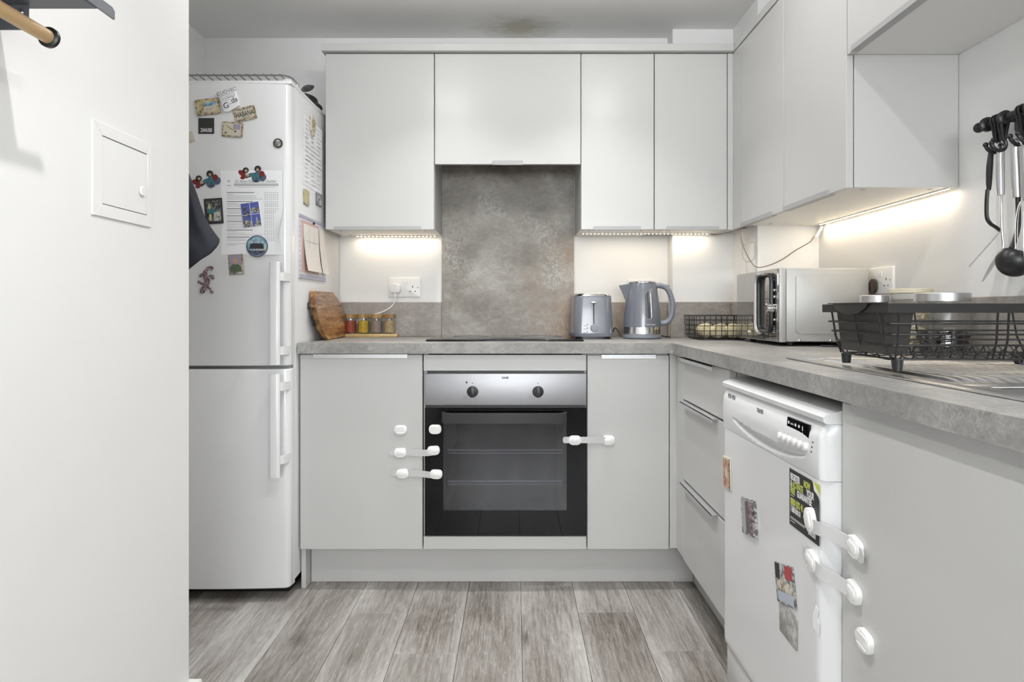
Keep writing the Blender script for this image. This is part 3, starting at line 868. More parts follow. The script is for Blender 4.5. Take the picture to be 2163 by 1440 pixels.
for px in (998, 1136.5):
    x, z = (px - CX) / 581, H - (827 - CY) / 581
    kb = B(FY(x, YO - 0.004, z)); kb.lathe([(0.0205, 0), (0.0205, 0.006), (0.0195, 0.010), (0.017, 0.011)], 32)
    kn = kb.part('knob', M_BLACK, pan)
    B(FY(x, YO - 0.004, z)).prism(rrect(0.017, 0.0385, 0.004), 0.011, 0.024, 0.002).part('grip', M_BLACK, kn)
    B(FY(x, YO - 0.0042, z + 0.030)).prism(circ(0.0018, 12), 0, 0.0003).part('mark', M_INKB, pan)
x, z = (985.5 - CX) / 581, H - (807.5 - CY) / 581
B(FY(x, YO - 0.0042, z)).prism(circ(0.0036, 16), 0, 0.0008).part('indicator', M_INKB, pan)
B(FY((1067 - CX) / 581, YO - 0.0042, H - (798 - CY) / 581)).text('ZANUSSI', 0.0105, sx=0.60, bold=0.0004).part('lettering', M_INKB, pan)
for px, py, s_ in ((982.5, 840, 0), (1120.5, 840, 1)):
    M = FY((px - CX) / 581, YO - 0.0042, H - (py - CY) / 581)
    b = B(M); rp = rrect(0.012, 0.012, 0.004) if not s_ else circ(0.006, 20)
    b.tube([(p[0], p[1], 0.0002) for p in rp], 0.0004, 4, closed=True)
    if not s_: b.box(-0.0004, 0.0004, -0.003, 0.004, 0, 0.0004).box(-0.002, 0.0004, 0.002, 0.003, 0, 0.0004)
    b.part('symbol', M_INK, pan)
# glass door: black surround, tinted window
dz0, dz1 = 0.2035, 0.667
wx0, wx1, wz0, wz1 = -0.262, 0.188, 0.295, 0.615
b = B()
b.box(ox0, wx0, YO, YO + 0.02, dz0, dz1).box(wx1, ox1, YO, YO + 0.02, dz0, dz1).box(wx0, wx1, YO, YO + 0.02, dz0, wz0).box(wx0, wx1, YO, YO + 0.02, wz1, dz1)
od = b.part('oven_door', M_BLACKGL, ov)
B().box(wx0, wx1, YO, YO + 0.004, wz0, wz1).part('window_pane', M_OVENGL, od)
hx0, hx1 = (930 - CX) / 590, (1200 - CX) / 590
hz = H - (884.5 - CY) / 590
b = B(); P = [(hx0 + 0.012, YO, 0)] ; 
outer = [(hx0, 0), (hx0 + 0.004, -0.024), (hx0 + 0.03, -0.036), (hx1 - 0.03, -0.036), (hx1 - 0.004, -0.024), (hx1, 0), (hx1 - 0.012, 0), (hx1 - 0.016, -0.017), (hx1 - 0.036, -0.026), (hx0 + 0.036, -0.026), (hx0 + 0.016, -0.017), (hx0 + 0.012, 0)]
b.prism([(p[0], YO + p[1]) for p in outer], hz - 0.0185, hz + 0.0185)
b.part('handle', mat('matt_black_handle', (0.030, 0.030, 0.031), 0.5), od)

# ------------------------------------------------------------------ hob
hb = thing('hob', 'black glass induction hob set into the worktop', 'hob', (-0.039, 2.83, ZT1))
B().prism([(-0.039 + p[0], 2.83 + p[1]) for p in rrect(0.604, 0.46, 0.012)], ZT1, ZT1 + 0.0065, 0.002).part('glass', M_BLACKGL, hb)
for x, y, r in ((-0.19, 2.72, 0.09), (0.11, 2.72, 0.075), (-0.19, 2.94, 0.075), (0.11, 2.94, 0.09)):
    B(FZ(x, y, ZT1 + 0.0067)).tube([(p[0], p[1], 0) for p in circ(r, 40)], 0.0006, 4, closed=True).part('zone_ring', M_INK, hb)

# ------------------------------------------------------------------ fridge freezer
FX0, FX1 = -1.393, -0.793
YDR = 2.403


def fy(x):
    u = (x - (FX0 + FX1) / 2) / 0.3
    return YDR - 0.013 * (1 - u * u)


fg = thing('fridge_freezer', 'tall white fridge freezer with two doors, covered in magnets', 'fridge', (-1.093, 2.75, 0.0))
B().box(FX0, FX1, 2.462, 3.075, 0.055, 1.828, 0.004, 2).part('body', M_FRIDGE, fg)
b = B(); b.box(FX0 + 0.03, FX1 - 0.03, 2.49, 3.05, 0.0, 0.054); b.part('base', M_BLACK, fg)
b = B(); b.box(FX0, FX1, 2.425, 3.075, 1.8285, 1.842, 0.005, 2)
b.ball((FX1 - 0.022, 2.445, 1.842), (0.018, 0.02, 0.010)); b.part('top_cap', M_FRIDGE, fg)


def fridge_door(z0, z1):
    pts = []
    r = 0.022
    n = 24
    for i in range(n + 1):
        x = FX0 + r + (FX1 - FX0 - 2 * r) * i / n
        pts.append((x, fy(x)))
    for i in range(1, 7):
        a = math.radians(-90 + 15 * i)
        pts.append((FX1 - r + r * math.cos(a), fy(FX1 - r) + r + r * math.sin(a)))
    pts.append((FX1, 2.458)); pts.append((FX0, 2.458))
    for i in range(0, 6):
        a = math.radians(180 + 15 * i)
        pts.append((FX0 + r + r * math.cos(a), fy(FX0 + r) + r + r * math.sin(a)))
    t = bmesh.new()
    a = [t.verts.new((p[0], p[1], z0)) for p in pts]; c = [t.verts.new((p[0], p[1], z1)) for p in pts]
    t.faces.new(a[::-1]); t.faces.new(c)
    for i in range(len(pts)):
        t.faces.new((a[i], a[(i+1) % len(pts)], c[(i+1) % len(pts)], c[i]))
    bmesh.ops.recalc_face_normals(t, faces=t.faces)
    caps = [f for f in t.faces if len(f.verts) > 4]
    ed = [e for f in caps for e in f.edges if all(v.co.y < 2.45 for v in e.verts)]
    bmesh.ops.bevel(t, geom=ed, offset=0.006, segments=3, affect='EDGES', profile=0.5)
    b = B(); b.add(t)
    return b.part('door', M_FRIDGE, fg)


d_up = fridge_door(0.829, 1.822)
d_lo = fridge_door(0.046, 0.818)
B().box(FX0 + 0.01, FX1 - 0.006, 2.43, 2.46, 0.814, 0.833).part('door_gap', mat('grey_gasket', (0.30, 0.30, 0.30), 0.5), fg)


def fridge_handle(dr, z0, z1, br):
    b = B()
    xc, yc = -0.8255, 2.345
    b.prism([(xc + p[0], yc + p[1]) for p in rrect(0.036, 0.022, 0.010, 5)], z0, z1, 0.002)
    h = b.part('handle', M_FRIDGE, dr)
    for z in br:
        arc = spline([(xc + 0.012, yc + 0.004, 0), (-0.806, yc + 0.008, 0), (-0.799, yc + 0.022, 0), (-0.7945, 2.40, 0), (-0.7935, 2.44, 0)], 4)
        inn = [(p.x - 0.006, p.y + 0.004) for p in arc][::-1]
        B().prism([(p.x, p.y) for p in arc] + inn, z - 0.0145, z + 0.0145).part('bracket', M_FRIDGE, h)


fridge_handle(d_up, 0.838, 1.191, (1.141, 0.885))
fridge_handle(d_lo, 0.451, 0.806, (0.761, 0.508))

# wire grille on the fridge
M_GRILLE = mat('dull_wire', (0.28, 0.28, 0.28), 0.35, metal=0.6)
gr = thing('wire_shelf', 'chrome wire shelf lying on top of the fridge', 'shelf', (-1.09, 2.66, 1.8425))
zg = 1.864
per = [(-1.385 + 0.02, 2.44), (-0.83, 2.44), (-0.812, 2.455), (-0.806, 2.475), (-0.806, 2.545), (-1.385, 2.545), (-1.385, 2.46)]
B().tube([(x, y, zg) for x, y in per], 0.003, 8, closed=True).part('frame', M_GRILLE, gr)
pro = None
for k in range(19):
    x = -1.372 + k * 0.0295
    if x > -0.83: break
    if pro is None:
        pro = B().tube([(x, 2.438, zg + 0.003), (x, 2.545, zg + 0.003)], 0.0022, 6).part('wire', M_GRILLE, gr)
        x00 = x
    else:
        share(pro, gr, (x - x00, 0, 0))
for x, y in ((-0.815, 2.47), (-0.808, 2.53), (-1.37, 2.47), (-1.37, 2.53)):
    B().cyl((x, y, 1.8422), (x, y, zg), 0.0035, n=8).part('foot', M_PLAST, gr)

# dark leafy sprig on the fridge
sp = thing('leafy_sprig', 'dark leafy sprig lying on top of the fridge by the cabinet', 'plant', (-0.83, 2.68, 1.8425))
M_LEAF = speckle('dark_purple_leaf', [(0.02, 0.022, 0.018), (0.05, 0.045, 0.045), (0.09, 0.085, 0.08)], 40, 0.45)
stem = spline([(-0.825, 2.56, 1.846), (-0.815, 2.62, 1.853), (-0.812, 2.70, 1.856), (-0.822, 2.77, 1.850)], 5)
B().tube(stem, 0.0025, 6).part('stem', M_LEAF, sp)


def leaf(p, tip, w, roll):
    p = Vector(p); tip = Vector(tip); d = tip - p; L = d.length
    ex = d.normalized(); up = Vector((math.sin(roll), 0, math.cos(roll))); ey = (up.cross(ex)).normalized()
    n = ex.cross(ey)
    b = B()

    def f(u, v):
        ww = w * math.sin(math.pi * min(1, u * 0.96 + 0.04)) ** 0.8
        return p + ex * (u * L) + ey * ((v - 0.5) * ww) + n * (0.25 * w * abs(v - 0.5) * 2 + 0.15 * L * u * (1 - u))
    b.grid(f, 8, 4, (0, 0, 0.0008))
    return b.part('leaf', M_LEAF, sp)


leaf((-0.818, 2.60, 1.852), (-0.785, 2.66, 1.893), 0.028, 0.8)
leaf((-0.822, 2.60, 1.852), (-0.822, 2.52, 1.851), 0.022, -0.6)
leaf((-0.815, 2.63, 1.853), (-0.805, 2.76, 1.858), 0.034, 0.2)
leaf((-0.812, 2.68, 1.856), (-0.800, 2.79, 1.849), 0.036, -0.5)
leaf((-0.815, 2.70, 1.854), (-0.802, 2.83, 1.85), 0.03, 0.5)
leaf((-0.815, 2.66, 1.854), (-0.87, 2.72, 1.862), 0.03, 0.3)

# ------------------------------------------------------------------ things on the fridge front
def FF(px, py, dz=0.0):
    Y = 2.39
    for _ in range(3):
        x = (px - CX) * Y / F; Y = fy(x) - dz
    return FY(x, Y - 0.0006, H + (CY - py) * Y / F)


SC = 2.392 / F                                        # metres per pixel on the fridge front


def patch(parent, M, pts, z, m, name='print', h=0.0003):
    return B(M).prism(pts, z, z + h).part(name, m, parent)


def rect(x0, y0, x1, y1): return [(x0, y0), (x1, y0), (x1, y1), (x0, y1)]


def wavy(w, h, amp, n=14, seed=1):
    r = random.Random(seed); pts = []
    base = rrect(w, h, 0.004, 3)
    for i in range(len(base)):
        a = Vector((*base[i], 0)); c = Vector((*base[(i+1) % len(base)], 0))
        k = max(1, int((c - a).length / 0.006))
        for j in range(k):
            p = a.lerp(c, j / k); pts.append((p.x + r.uniform(-amp, amp), p.y + r.uniform(-amp, amp)))
    return pts


def magnet(name, label, M, w, h, t, m, shape=None, bev=0.0008, grp='fridge magnets', cat='magnet'):
    o = thing(name, label, cat, M, group=grp)
    B(M).prism(shape or rrect(w, h, 0.002), 0, t, bev).part('backing', m, o)
    return o


C_OCH = speckle('ochre_print', [(0.34, 0.26, 0.09), (0.52, 0.43, 0.20), (0.60, 0.54, 0.30)], 70)
C_BROWN = speckle('brown_aged_border', [(0.16, 0.11, 0.06), (0.40, 0.32, 0.21), (0.56, 0.48, 0.36)], 120)
C_CREAM = mat('cream_print', (0.60, 0.56, 0.46), 0.5)
C_BLUE = speckle('blue_sky_print', [(0.10, 0.22, 0.36), (0.20, 0.38, 0.52), (0.45, 0.55, 0.58)], 50)
C_SKY = mat('deep_blue_print', (0.10, 0.13, 0.42), 0.35)
C_STONE = speckle('stone_building_print', [(0.07, 0.07, 0.07), (0.30, 0.28, 0.25), (0.62, 0.60, 0.56)], 130)
C_DARKP = speckle('dark_print', [(0.02, 0.02, 0.02), (0.07, 0.07, 0.07), (0.25, 0.25, 0.26)], 140)
C_RED = mat('red_enamel', (0.20, 0.022, 0.022), 0.4)
C_TEAL = mat('teal_enamel', (0.045, 0.17, 0.20), 0.4)
C_NAVYE = speckle('navy_enamel', [(0.02, 0.025, 0.05), (0.08, 0.09, 0.16), (0.14, 0.14, 0.2)], 200)
C_SKIN = mat('tan_enamel', (0.50, 0.33, 0.22), 0.5)
C_GREENJ = mat('green_print', (0.10, 0.14, 0.08), 0.5)
C_LILAC = mat('lilac_print', (0.34, 0.30, 0.40), 0.5)
C_YEL = mat('pale_yellow_print', (0.55, 0.52, 0.25), 0.5)
C_GREYP = speckle('grey_photo_print', [(0.08, 0.08, 0.08), (0.30, 0.30, 0.29), (0.55, 0.55, 0.53)], 90)

# ochre map magnet
M = FF(440, 226) @ ROT(7)
o = magnet('souvenir_magnet', 'ochre map-like magnet with blue strip, top left of the fridge door', M, 50*SC, 33*SC, 0.006, C_BROWN, wavy(50*SC, 33*SC, 0.0007, seed=3))
patch(o, M, rrect(44*SC, 27*SC, 0.002), 0.006, C_OCH)
patch(o, M, rect(-7*SC, 1*SC, 20*SC, 9*SC), 0.0064, C_BLUE)
patch(o, M, rect(-8*SC, -11*SC, 18*SC, 0), 0.0064, C_CREAM)
patch(o, M, [(p[0] - 13*SC, p[1] + 3*SC) for p in circ(4*SC, 14)], 0.0064, C_BROWN)
patch(o, M, [(p[0] - 14*SC, p[1] - 9*SC) for p in circ(4*SC, 14)], 0.0068, C_GREYP)
B(M).text('r v r', 8*SC, M=Matrix.Translation((4*SC, -6*SC, 0.0069))).part('scrawl', M_INK, o)
# cheese-slab magnet
M = FF(486, 213) @ ROT(17)
o = magnet('souvenir_magnet', 'white slab magnet printed with grey lettering and a large letter G', M, 35*SC, 44*SC, 0.010, M_PAPER, [(-17*SC, -20*SC), (-8*SC, -23*SC), (18*SC, -17*SC), (18*SC, 22*SC), (-17*SC, 22*SC)])
B(M).text('CUOVEC', 10*SC, M=Matrix.Translation((0.5*SC, 18*SC, 0.0101)), sx=1.05, bold=0.0002).part('lettering', M_INK, o)
B(M).text('G', 17*SC, M=Matrix.Translation((-9*SC, -10*SC, 0.0101))).part('lettering', M_INKB, o)
B(M).text('da', 15*SC, M=Matrix.Translation((11*SC, -3*SC, 0.0101))).part('lettering', M_INKB, o)
for k, (x0, x1, y) in enumerate(((-16, 16, 12), (-16, 16, 8), (-15, 14, 4), (-15, 4, 0), (-3, 14, -9), (-3, 16, 6))):
    patch(o, M, rect(x0*SC, y*SC, x1*SC, (y + 0.9)*SC), 0.0101, M_INKL if k % 2 else M_INK)
# number-plate magnet
M = FF(518.5, 241) @ ROT(14)
o = magnet('souvenir_magnet', 'aged number plate magnet reading HABANA', M, 46*SC, 28*SC, 0.005, C_BROWN, wavy(46*SC, 28*SC, 0.0006, seed=8))
patch(o, M, rrect(38*SC, 19*SC, 0.002), 0.005, C_CREAM)
B(M).text('HABANA', 15.5*SC, M=Matrix.Translation((0, -0.5*SC, 0.0054)), sx=0.62, bold=0.0003).part('lettering', M_INKB, o)
for y in (8, -8.5):
    patch(o, M, rect(-10*SC, y*SC, 10*SC, (y + 1.2)*SC), 0.0054, M_INK)
# brand square
M = FF(436, 266)
o = magnet('badge_sticker', 'square black badge lettered in white on the fridge door', M, 33*SC, 33*SC, 0.0012, M_INKB, rect(-16.5*SC, -16.5*SC, 16.5*SC, 16.5*SC), cat='badge', bev=0.0)
B(M).text('ZANUSSI', 10.5*SC, M=Matrix.Translation((0.3*SC, -9.5*SC, 0.0013)), sx=0.58, bold=0.0004).part('lettering', M_WHITEINK, o)
# cigar box stamp
M = FF(492, 274) @ ROT(-4)
o = magnet('souvenir_magnet', 'cream and lilac stamp-shaped magnet under the number plate magnet', M, 43*SC, 31*SC, 0.005, C_BROWN, wavy(43*SC, 31*SC, 0.0008, seed=12))
patch(o, M, rrect(37*SC, 25*SC, 0.002), 0.005, C_CREAM)
patch(o, M, rect(2*SC, 0, 17*SC, 11*SC), 0.0053, C_LILAC)
patch(o, M, [(-16*SC, 8*SC), (-15*SC, 10*SC), (6*SC, -2*SC), (3*SC, -4*SC)], 0.0056, C_OCH)
patch(o, M, [(p[0] + 7*SC, p[1] - 4*SC) for p in circ(2*SC, 12)], 0.0056, M_INKB)
patch(o, M, [(p[0] - 13*SC, p[1] - 8*SC) for p in circ(2.6*SC, 12)], 0.0056, C_BROWN)
# edge of another magnet near the wall
M = FF(401, 290) @ ROT(18)
magnet('souvenir_magnet', 'cream magnet half hidden by the foreground wall', M, 18*SC, 22*SC, 0.004, C_CREAM)
# bottle cap
M = FF(588, 303)
cap = [((0.0155 + (0.0012 if i % 2 else 0)) * math.cos(2*math.pi*i/42), (0.0155 + (0.0012 if i % 2 else 0)) * math.sin(2*math.pi*i/42)) for i in range(42)]
o = magnet('bottle_cap_magnet', 'round dark bottle cap magnet alone near the door edge', M, 0, 0, 0.006, mat('bronze_cap', (0.10, 0.085, 0.065), 0.35, metal=0.7), cap)
patch(o, M, circ(0.0115, 20), 0.006, C_GREYP)


# enamel riders
def rider(label, M, first=None):
    o = thing('novelty_magnet', label, 'magnet', M, group='enamel figure magnets')
    s = SC
    blobs = [('tail', C_RED, [(-22, -3), (-27, 0), (-30, 5), (-27, 9), (-18, 8), (-14, 2), (-12, -6), (-18, -11), (-25, -9)], 0.003),
             ('arm', M_INKB, [(-16, -2), (-4, 4), (8, 6), (10, 0), (-2, -4), (-12, -8)], 0.0028),
             ('sleeve', C_TEAL, [(-6, -3), (-5, 4), (4, 5), (6, 0), (0, -4)], 0.0036),
             ('hand', C_SKIN, [(-13, -4), (-12, 1), (-6, 3), (-6, -4)], 0.0036),
             ('head', M_INKB, [(p[0] - 14, p[1] + 9) for p in circ(6.5, 12)], 0.003),
             ('face', C_SKIN, [(p[0] - 13, p[1] + 8) for p in circ(3.2, 10)], 0.0034),
             ('head', M_INKB, [(p[0] + 11, p[1] + 14) for p in circ(7, 12)], 0.003),
             ('face', C_SKIN, [(p[0] + 11, p[1] + 12) for p in circ(3, 10)], 0.0034),
             ('wheel', C_NAVYE, [(p[0] + 9, p[1] - 6) for p in circ(9.5, 16)], 0.003),
             ('wheel', C_NAVYE, [(p[0] + 22, p[1] - 3) for p in circ(8.5, 16)], 0.003),
             ('saddle', C_RED, [(p[0] + 20, p[1] + 4) for p in circ(6.5, 12)], 0.0034),
             ('trousers', C_TEAL, [(8, 8), (14, 8), (18, -10), (13, -11), (11, -2), (8, -11), (4, -10)], 0.0042)]
    for nm, m, pts, h in blobs:
        B(M).prism([(p[0]*s, p[1]*s) for p in pts], 0, h, 0.0004, 1).part(nm, m, o)
    return o


rider('enamel figure magnet clipped on the top of the checklist sheet', FF(533, 370, 0.0009) @ ROT(-4))
rider('enamel figure magnet left of the checklist sheet', FF(436, 383) @ ROT(12))
# framed art magnet
M = FF(452, 446) @ ROT(4)
o = magnet('framed_magnet', 'black framed art magnet half under the checklist sheet', M, 38*SC, 54*SC, 0.0035, M_INKB, rect(-19*SC, -27*SC, 19*SC, 27*SC))
patch(o, M, rect(-14*SC, -22*SC, 16*SC, 22*SC), 0.0035, C_DARKP)
patch(o, M, rect(-12*SC, -4*SC, 4*SC, 5*SC), 0.0038, C_TEAL)
patch(o, M, rect(0, -21*SC, 15*SC, -2*SC), 0.0038, C_GREYP)
patch(o, M, [(-11*SC, 8*SC), (-8*SC, 17*SC), (-5*SC, 8*SC), (-8*SC, 3*SC)], 0.0041, C_YEL)
patch(o, M, [(-10*SC, -20*SC), (-9*SC, -5*SC), (-4*SC, -8*SC), (-5*SC, -20*SC)], 0.0041, C_YEL)
# checklist sheet
M = FF(533, 449, 0.0)
MS = FY(M.translation.x, M.translation.y - 0.0030, M.translation.z)
o = thing('checklist_sheet', 'white printed checklist sheet held on the fridge door by magnets', 'paper', MS, group='papers on the fridge')
pw, ph = 130*SC, 178*SC


def shf(u, v):
    x = (u - 0.5) * pw + (0.002 * math.sin(v * 5)); y = (v - 0.5) * ph
    curl = 0.010 * max(0, u - 0.86) / 0.14 * max(0, 1 - abs(v - 0.25) / 0.3) if v < 0.55 else 0
    return Vector((x - 1.5 * curl, y, 0.0004 + curl))


b = B(MS); b.grid(shf, 28, 28, (0, 0, -0.0003)); b.part('sheet', M_PAPER, o)


def pt(px, py): return ((px - 533) * SC, (449 - py) * SC)


def line(px0, px1, py, h, m, wobble=False):
    x0, y = pt(px0, py); x1 = pt(px1, py)[0]
    patch(o, MS, rect(x0, y - h*SC/2, x1, y + h*SC/2), 0.0005, m, 'printed_line', 0.0001)


x, y = pt(541, 383.5)
B(MS).text("Dr. Reny's Daily Routine Checklist", 7.5*SC, M=Matrix.Translation((x, y, 0.0006)), sx=0.82, bold=0.0001, h=0.0001).part('lettering', M_INK, o)
line(495, 589, 390.5, 5.5, M_INKL); line(502, 584, 395.8, 1.0, M_INKL)
patch(o, MS, [(p[0] + pt(484, 0)[0], p[1] + pt(0, 383)[1]) for p in circ(2.6*SC, 14)], 0.0005, M_INKL, 'logo', 0.0001)
patch(o, MS, rect(*pt(480, 393), *pt(489, 391)), 0.0005, M_INKL, 'logo', 0.0001)
rows = [(407, 58, 1), (411, 14, 0), (414, 60, 0), (417.5, 63, 0), (421, 75, 0), (426, 55, 1), (430, 24, 0), (433, 40, 0), (436, 32, 0), (441, 44, 1), (445, 30, 0), (448, 42, 0), (451, 40, 0), (456, 44, 1), (460, 38, 0), (463, 42, 0), (467.5, 46, 1), (471, 40, 0), (474.5, 46, 0), (478, 40, 0), (481.5, 36, 0), (486, 55, 1), (489.5, 22, 0), (493, 38, 0), (496, 76, 0), (501, 48, 1), (505, 40, 0), (508, 44, 0), (514.5, 60, 0), (517.5, 22, 0)]
for py, L, bold in rows:
    if bold:
        line(480, 480 + L, py, 1.6, M_INK)
    else:
        line(480, 480 + L, py, 1.0, M_INKL)
b = B(MS)
for py, L, bold in rows[:-2]:
    for k in range(7):
        x, y = pt(561 + k * 4.4, py)
        b.prism(rect(x - 1.1*SC, y - 0.9*SC, x + 1.1*SC, y + 0.9*SC), 0.0005, 0.0006)
b.part('tick_boxes', M_INKL, o, kind='stuff')
# photo magnet with four pictures
M = FF(531, 453.5, 0.0038) @ ROT(8)
o = magnet('photo_magnet', 'blue magnet of four city photographs on the checklist sheet', M, 39*SC, 52*SC, 0.002, M_PAPER, rect(-19.5*SC, -26*SC, 19.5*SC, 26*SC))
for x0, y0, x1, y1, m in ((-19, 1, -1, 25.5, C_SKY), (0, 1, 19, 25.5, C_SKY), (-19, -25.5, -1, 0, C_SKY), (0, -25.5, 19, 0, C_SKY)):
    patch(o, M, rect(x0*SC, y0*SC, x1*SC, y1*SC), 0.002, m, 'photo')
patch(o, M, rect(-15*SC, 1*SC, -9*SC, 18*SC), 0.0023, C_DARKP)
patch(o, M, rect(-8*SC, 1*SC, -4*SC, 8*SC), 0.0023, C_DARKP)
patch(o, M, rect(1*SC, 3*SC, 18*SC, 14*SC), 0.0023, C_STONE)
patch(o, M, [(-19*SC, -25*SC), (-1*SC, -25*SC), (-1*SC, -13*SC), (-8*SC, -9*SC), (-19*SC, -12*SC)], 0.0023, C_STONE)
patch(o, M, [(-19*SC, 0), (-19*SC, -7*SC), (-14*SC, -2*SC), (-6*SC, -2*SC), (-1*SC, -8*SC), (-1*SC, 0)], 0.0023, C_DARKP)
patch(o, M, [(3*SC, -25*SC), (18*SC, -25*SC), (18*SC, -17*SC), (13*SC, -14*SC), (11*SC, -5*SC), (8*SC, -15*SC)], 0.0023, C_STONE)
# round stadium magnet
M = FF(543.5, 520, 0.0038)
o = magnet('round_magnet', 'round magnet with a dark building against blue sky', M, 0, 0, 0.003, M_METALGREY, circ(23*SC, 36))
patch(o, M, circ(20.5*SC, 32), 0.003, C_BLUE)
patch(o, M, [(-15*SC, -6*SC), (15*SC, -6*SC), (14*SC, 3*SC), (10*SC, 6*SC), (-11*SC, 6*SC), (-15*SC, 4*SC)], 0.0033, M_INKB)
patch(o, M, [(-18*SC, -9*SC), (18*SC, -9*SC), (14*SC, -15*SC), (0, -20*SC), (-14*SC, -15*SC)], 0.0033, C_NAVYE)
for k in range(5):
    x = (-12 + 6*k)*SC
    patch(o, M, [(x - 3*SC, -9*SC), (x + 3*SC, -9*SC), (x, -4.5*SC)], 0.0036, M_INKL)
for x in (-6, 7):
    patch(o, M, rect((x-1.5)*SC, 6*SC, (x+1.5)*SC, 15*SC), 0.0033, C_GREYP)
# portrait stamp (generic figure)
M = FF(499, 559) @ ROT(4)
o = magnet('stamp_magnet', 'stamp-like portrait magnet below the checklist sheet', M, 33*SC, 44*SC, 0.002, C_BROWN, rect(-16*SC, -21*SC, 16*SC, 22*SC))
patch(o, M, rect(-13.5*SC, -15*SC, 12*SC, 21*SC), 0.002, C_LILAC)
patch(o, M, [(-13*SC, -15*SC), (12*SC, -15*SC), (10*SC, -4*SC), (3*SC, 2*SC), (-5*SC, 2*SC), (-12*SC, -3*SC)], 0.0023, C_GREENJ)
patch(o, M, [(p[0] - 0.5*SC, p[1] + 7*SC) for p in circ(5.5*SC, 16, 7*SC)], 0.0026, C_SKIN)
patch(o, M, rect(-15*SC, -20*SC, 14*SC, -16*SC), 0.0023, C_GREYP)
# gecko
M = FF(436, 593) @ ROT(-8)
o = thing('gecko_magnet', 'speckled gecko magnet with curled tail low on the fridge door', 'magnet', M, group='fridge magnets')
C_GEC = speckle('gecko_enamel', [(0.03, 0.015, 0.02), (0.20, 0.10, 0.13), (0.50, 0.42, 0.44)], 220)
body = [(8, 24), (11, 28), (7, 30), (1, 27), (-3, 19), (-2, 10), (2, 3), (3, -4), (0, -12), (-3, -18)]
rads = [1.6, 2.0, 2.5, 3.0, 4.0, 5.2, 6, 5.8, 4.6, 5.0]
pp = spline([(x*SC, y*SC, 0.0048) for x, y in body], 4)
rr = []
for i in range(len(body) - 1):
    for k in range(4): rr.append((rads[i] + (rads[i+1] - rads[i]) * k / 4) * SC)
rr.append(rads[-1]*SC)
B(M).tube(pp, rr, 10, flat=(0.45, 1)).part('body', C_GEC, o)
B(M).ball((-4*SC, -21*SC, 0.0045), (6*SC, 7*SC, 0.004), 12).part('head', C_GEC, o)
for pts in ([(0, 9), (-9, 13), (-13, 9)], [(3, 9), (11, 13), (13, 8)], [(0, -9), (-9, -7), (-14, -4)], [(3, -11), (11, -16), (15, -22)]):
    B(M).tube(spline([(x*SC, y*SC, 0.0025) for x, y in pts], 3), 2.2*SC, 6, flat=(0.6, 1)).part('leg', C_GEC, o)
    x, y = pts[-1]
    B(M).ball((x*SC, y*SC, 0.0022), (4*SC, 3.2*SC, 0.002), 8).part('foot', C_GEC, o)

# ------------------------------------------------------------------ things on the fridge side
def FS(px, py, dx=0.0):
    X = FX1 + 0.0005 + dx
    Y = X * F / (px - CX)
    return FXP(X, Y, H + (CY - py) * Y / F)


M = FS(661, 330); yA = M.translation.y
o = thing('handwritten_sheet', 'white handwritten sheet on the side of the fridge', 'paper', M, group='papers on the fridge')
B(M).grid(lambda u, v: Vector(((u - 0.5) * 0.255, (v - 0.5) * 0.262, 0.0005 + 0.0025 * math.sin(u * 6) ** 2 * v)), 14, 8, (0, 0, -0.0003)).part('sheet', M_PAPER, o)
for k in range(15):
    for j in range(3):
        L = RND.uniform(0.03, 0.065); y = 0.115 - k * 0.0165
        x = -0.105 + j * 0.075 + RND.uniform(-0.006, 0.006)
        patch(o, M, rect(x, y, x + L, y + 0.0025), 0.0032, M_INK if k in (4, 9) else M_INKL, 'handwriting', 0.0001)
M = FS(660, 265, 0.004)
shell = [((0.030 + 0.003 * math.sin(9 * a)) * math.cos(a), (0.041 + 0.003 * math.sin(9 * a)) * math.sin(a)) for a in [2*math.pi*i/54 for i in range(54)]]
o = magnet('badge_magnet', 'round scalloped cream magnet on the handwritten sheet', M, 0, 0, 0.005, C_CREAM, shell)
B(M).tube([(p[0], p[1], 0.0055) for p in circ(0.016, 24, 0.022)], 0.0022, 6, closed=True).part('ring', C_BROWN, o)
B(M).ball((0, 0, 0.005), (0.007, 0.011, 0.002), 10).part('emblem', C_BROWN, o)
M = FS(646, 417)
o = magnet('stamp_magnet', 'yellowish stamp magnet below the handwritten sheet', M, 0.062, 0.056, 0.004, C_BROWN, wavy(0.064, 0.056, 0.0006, seed=21))
patch(o, M, rrect(0.056, 0.049, 0.003), 0.004, C_YEL)
patch(o, M, rect(0.008, -0.02, 0.022, -0.004), 0.0043, C_GREYP)
M = FS(672.5, 422)
o = magnet('stamp_magnet', 'small grey picture magnet near the wall cabinet edge', M, 0.07, 0.05, 0.004, M_METALGREY)
patch(o, M, rect(-0.032, -0.022, 0.032, 0.022), 0.004, C_GREYP)
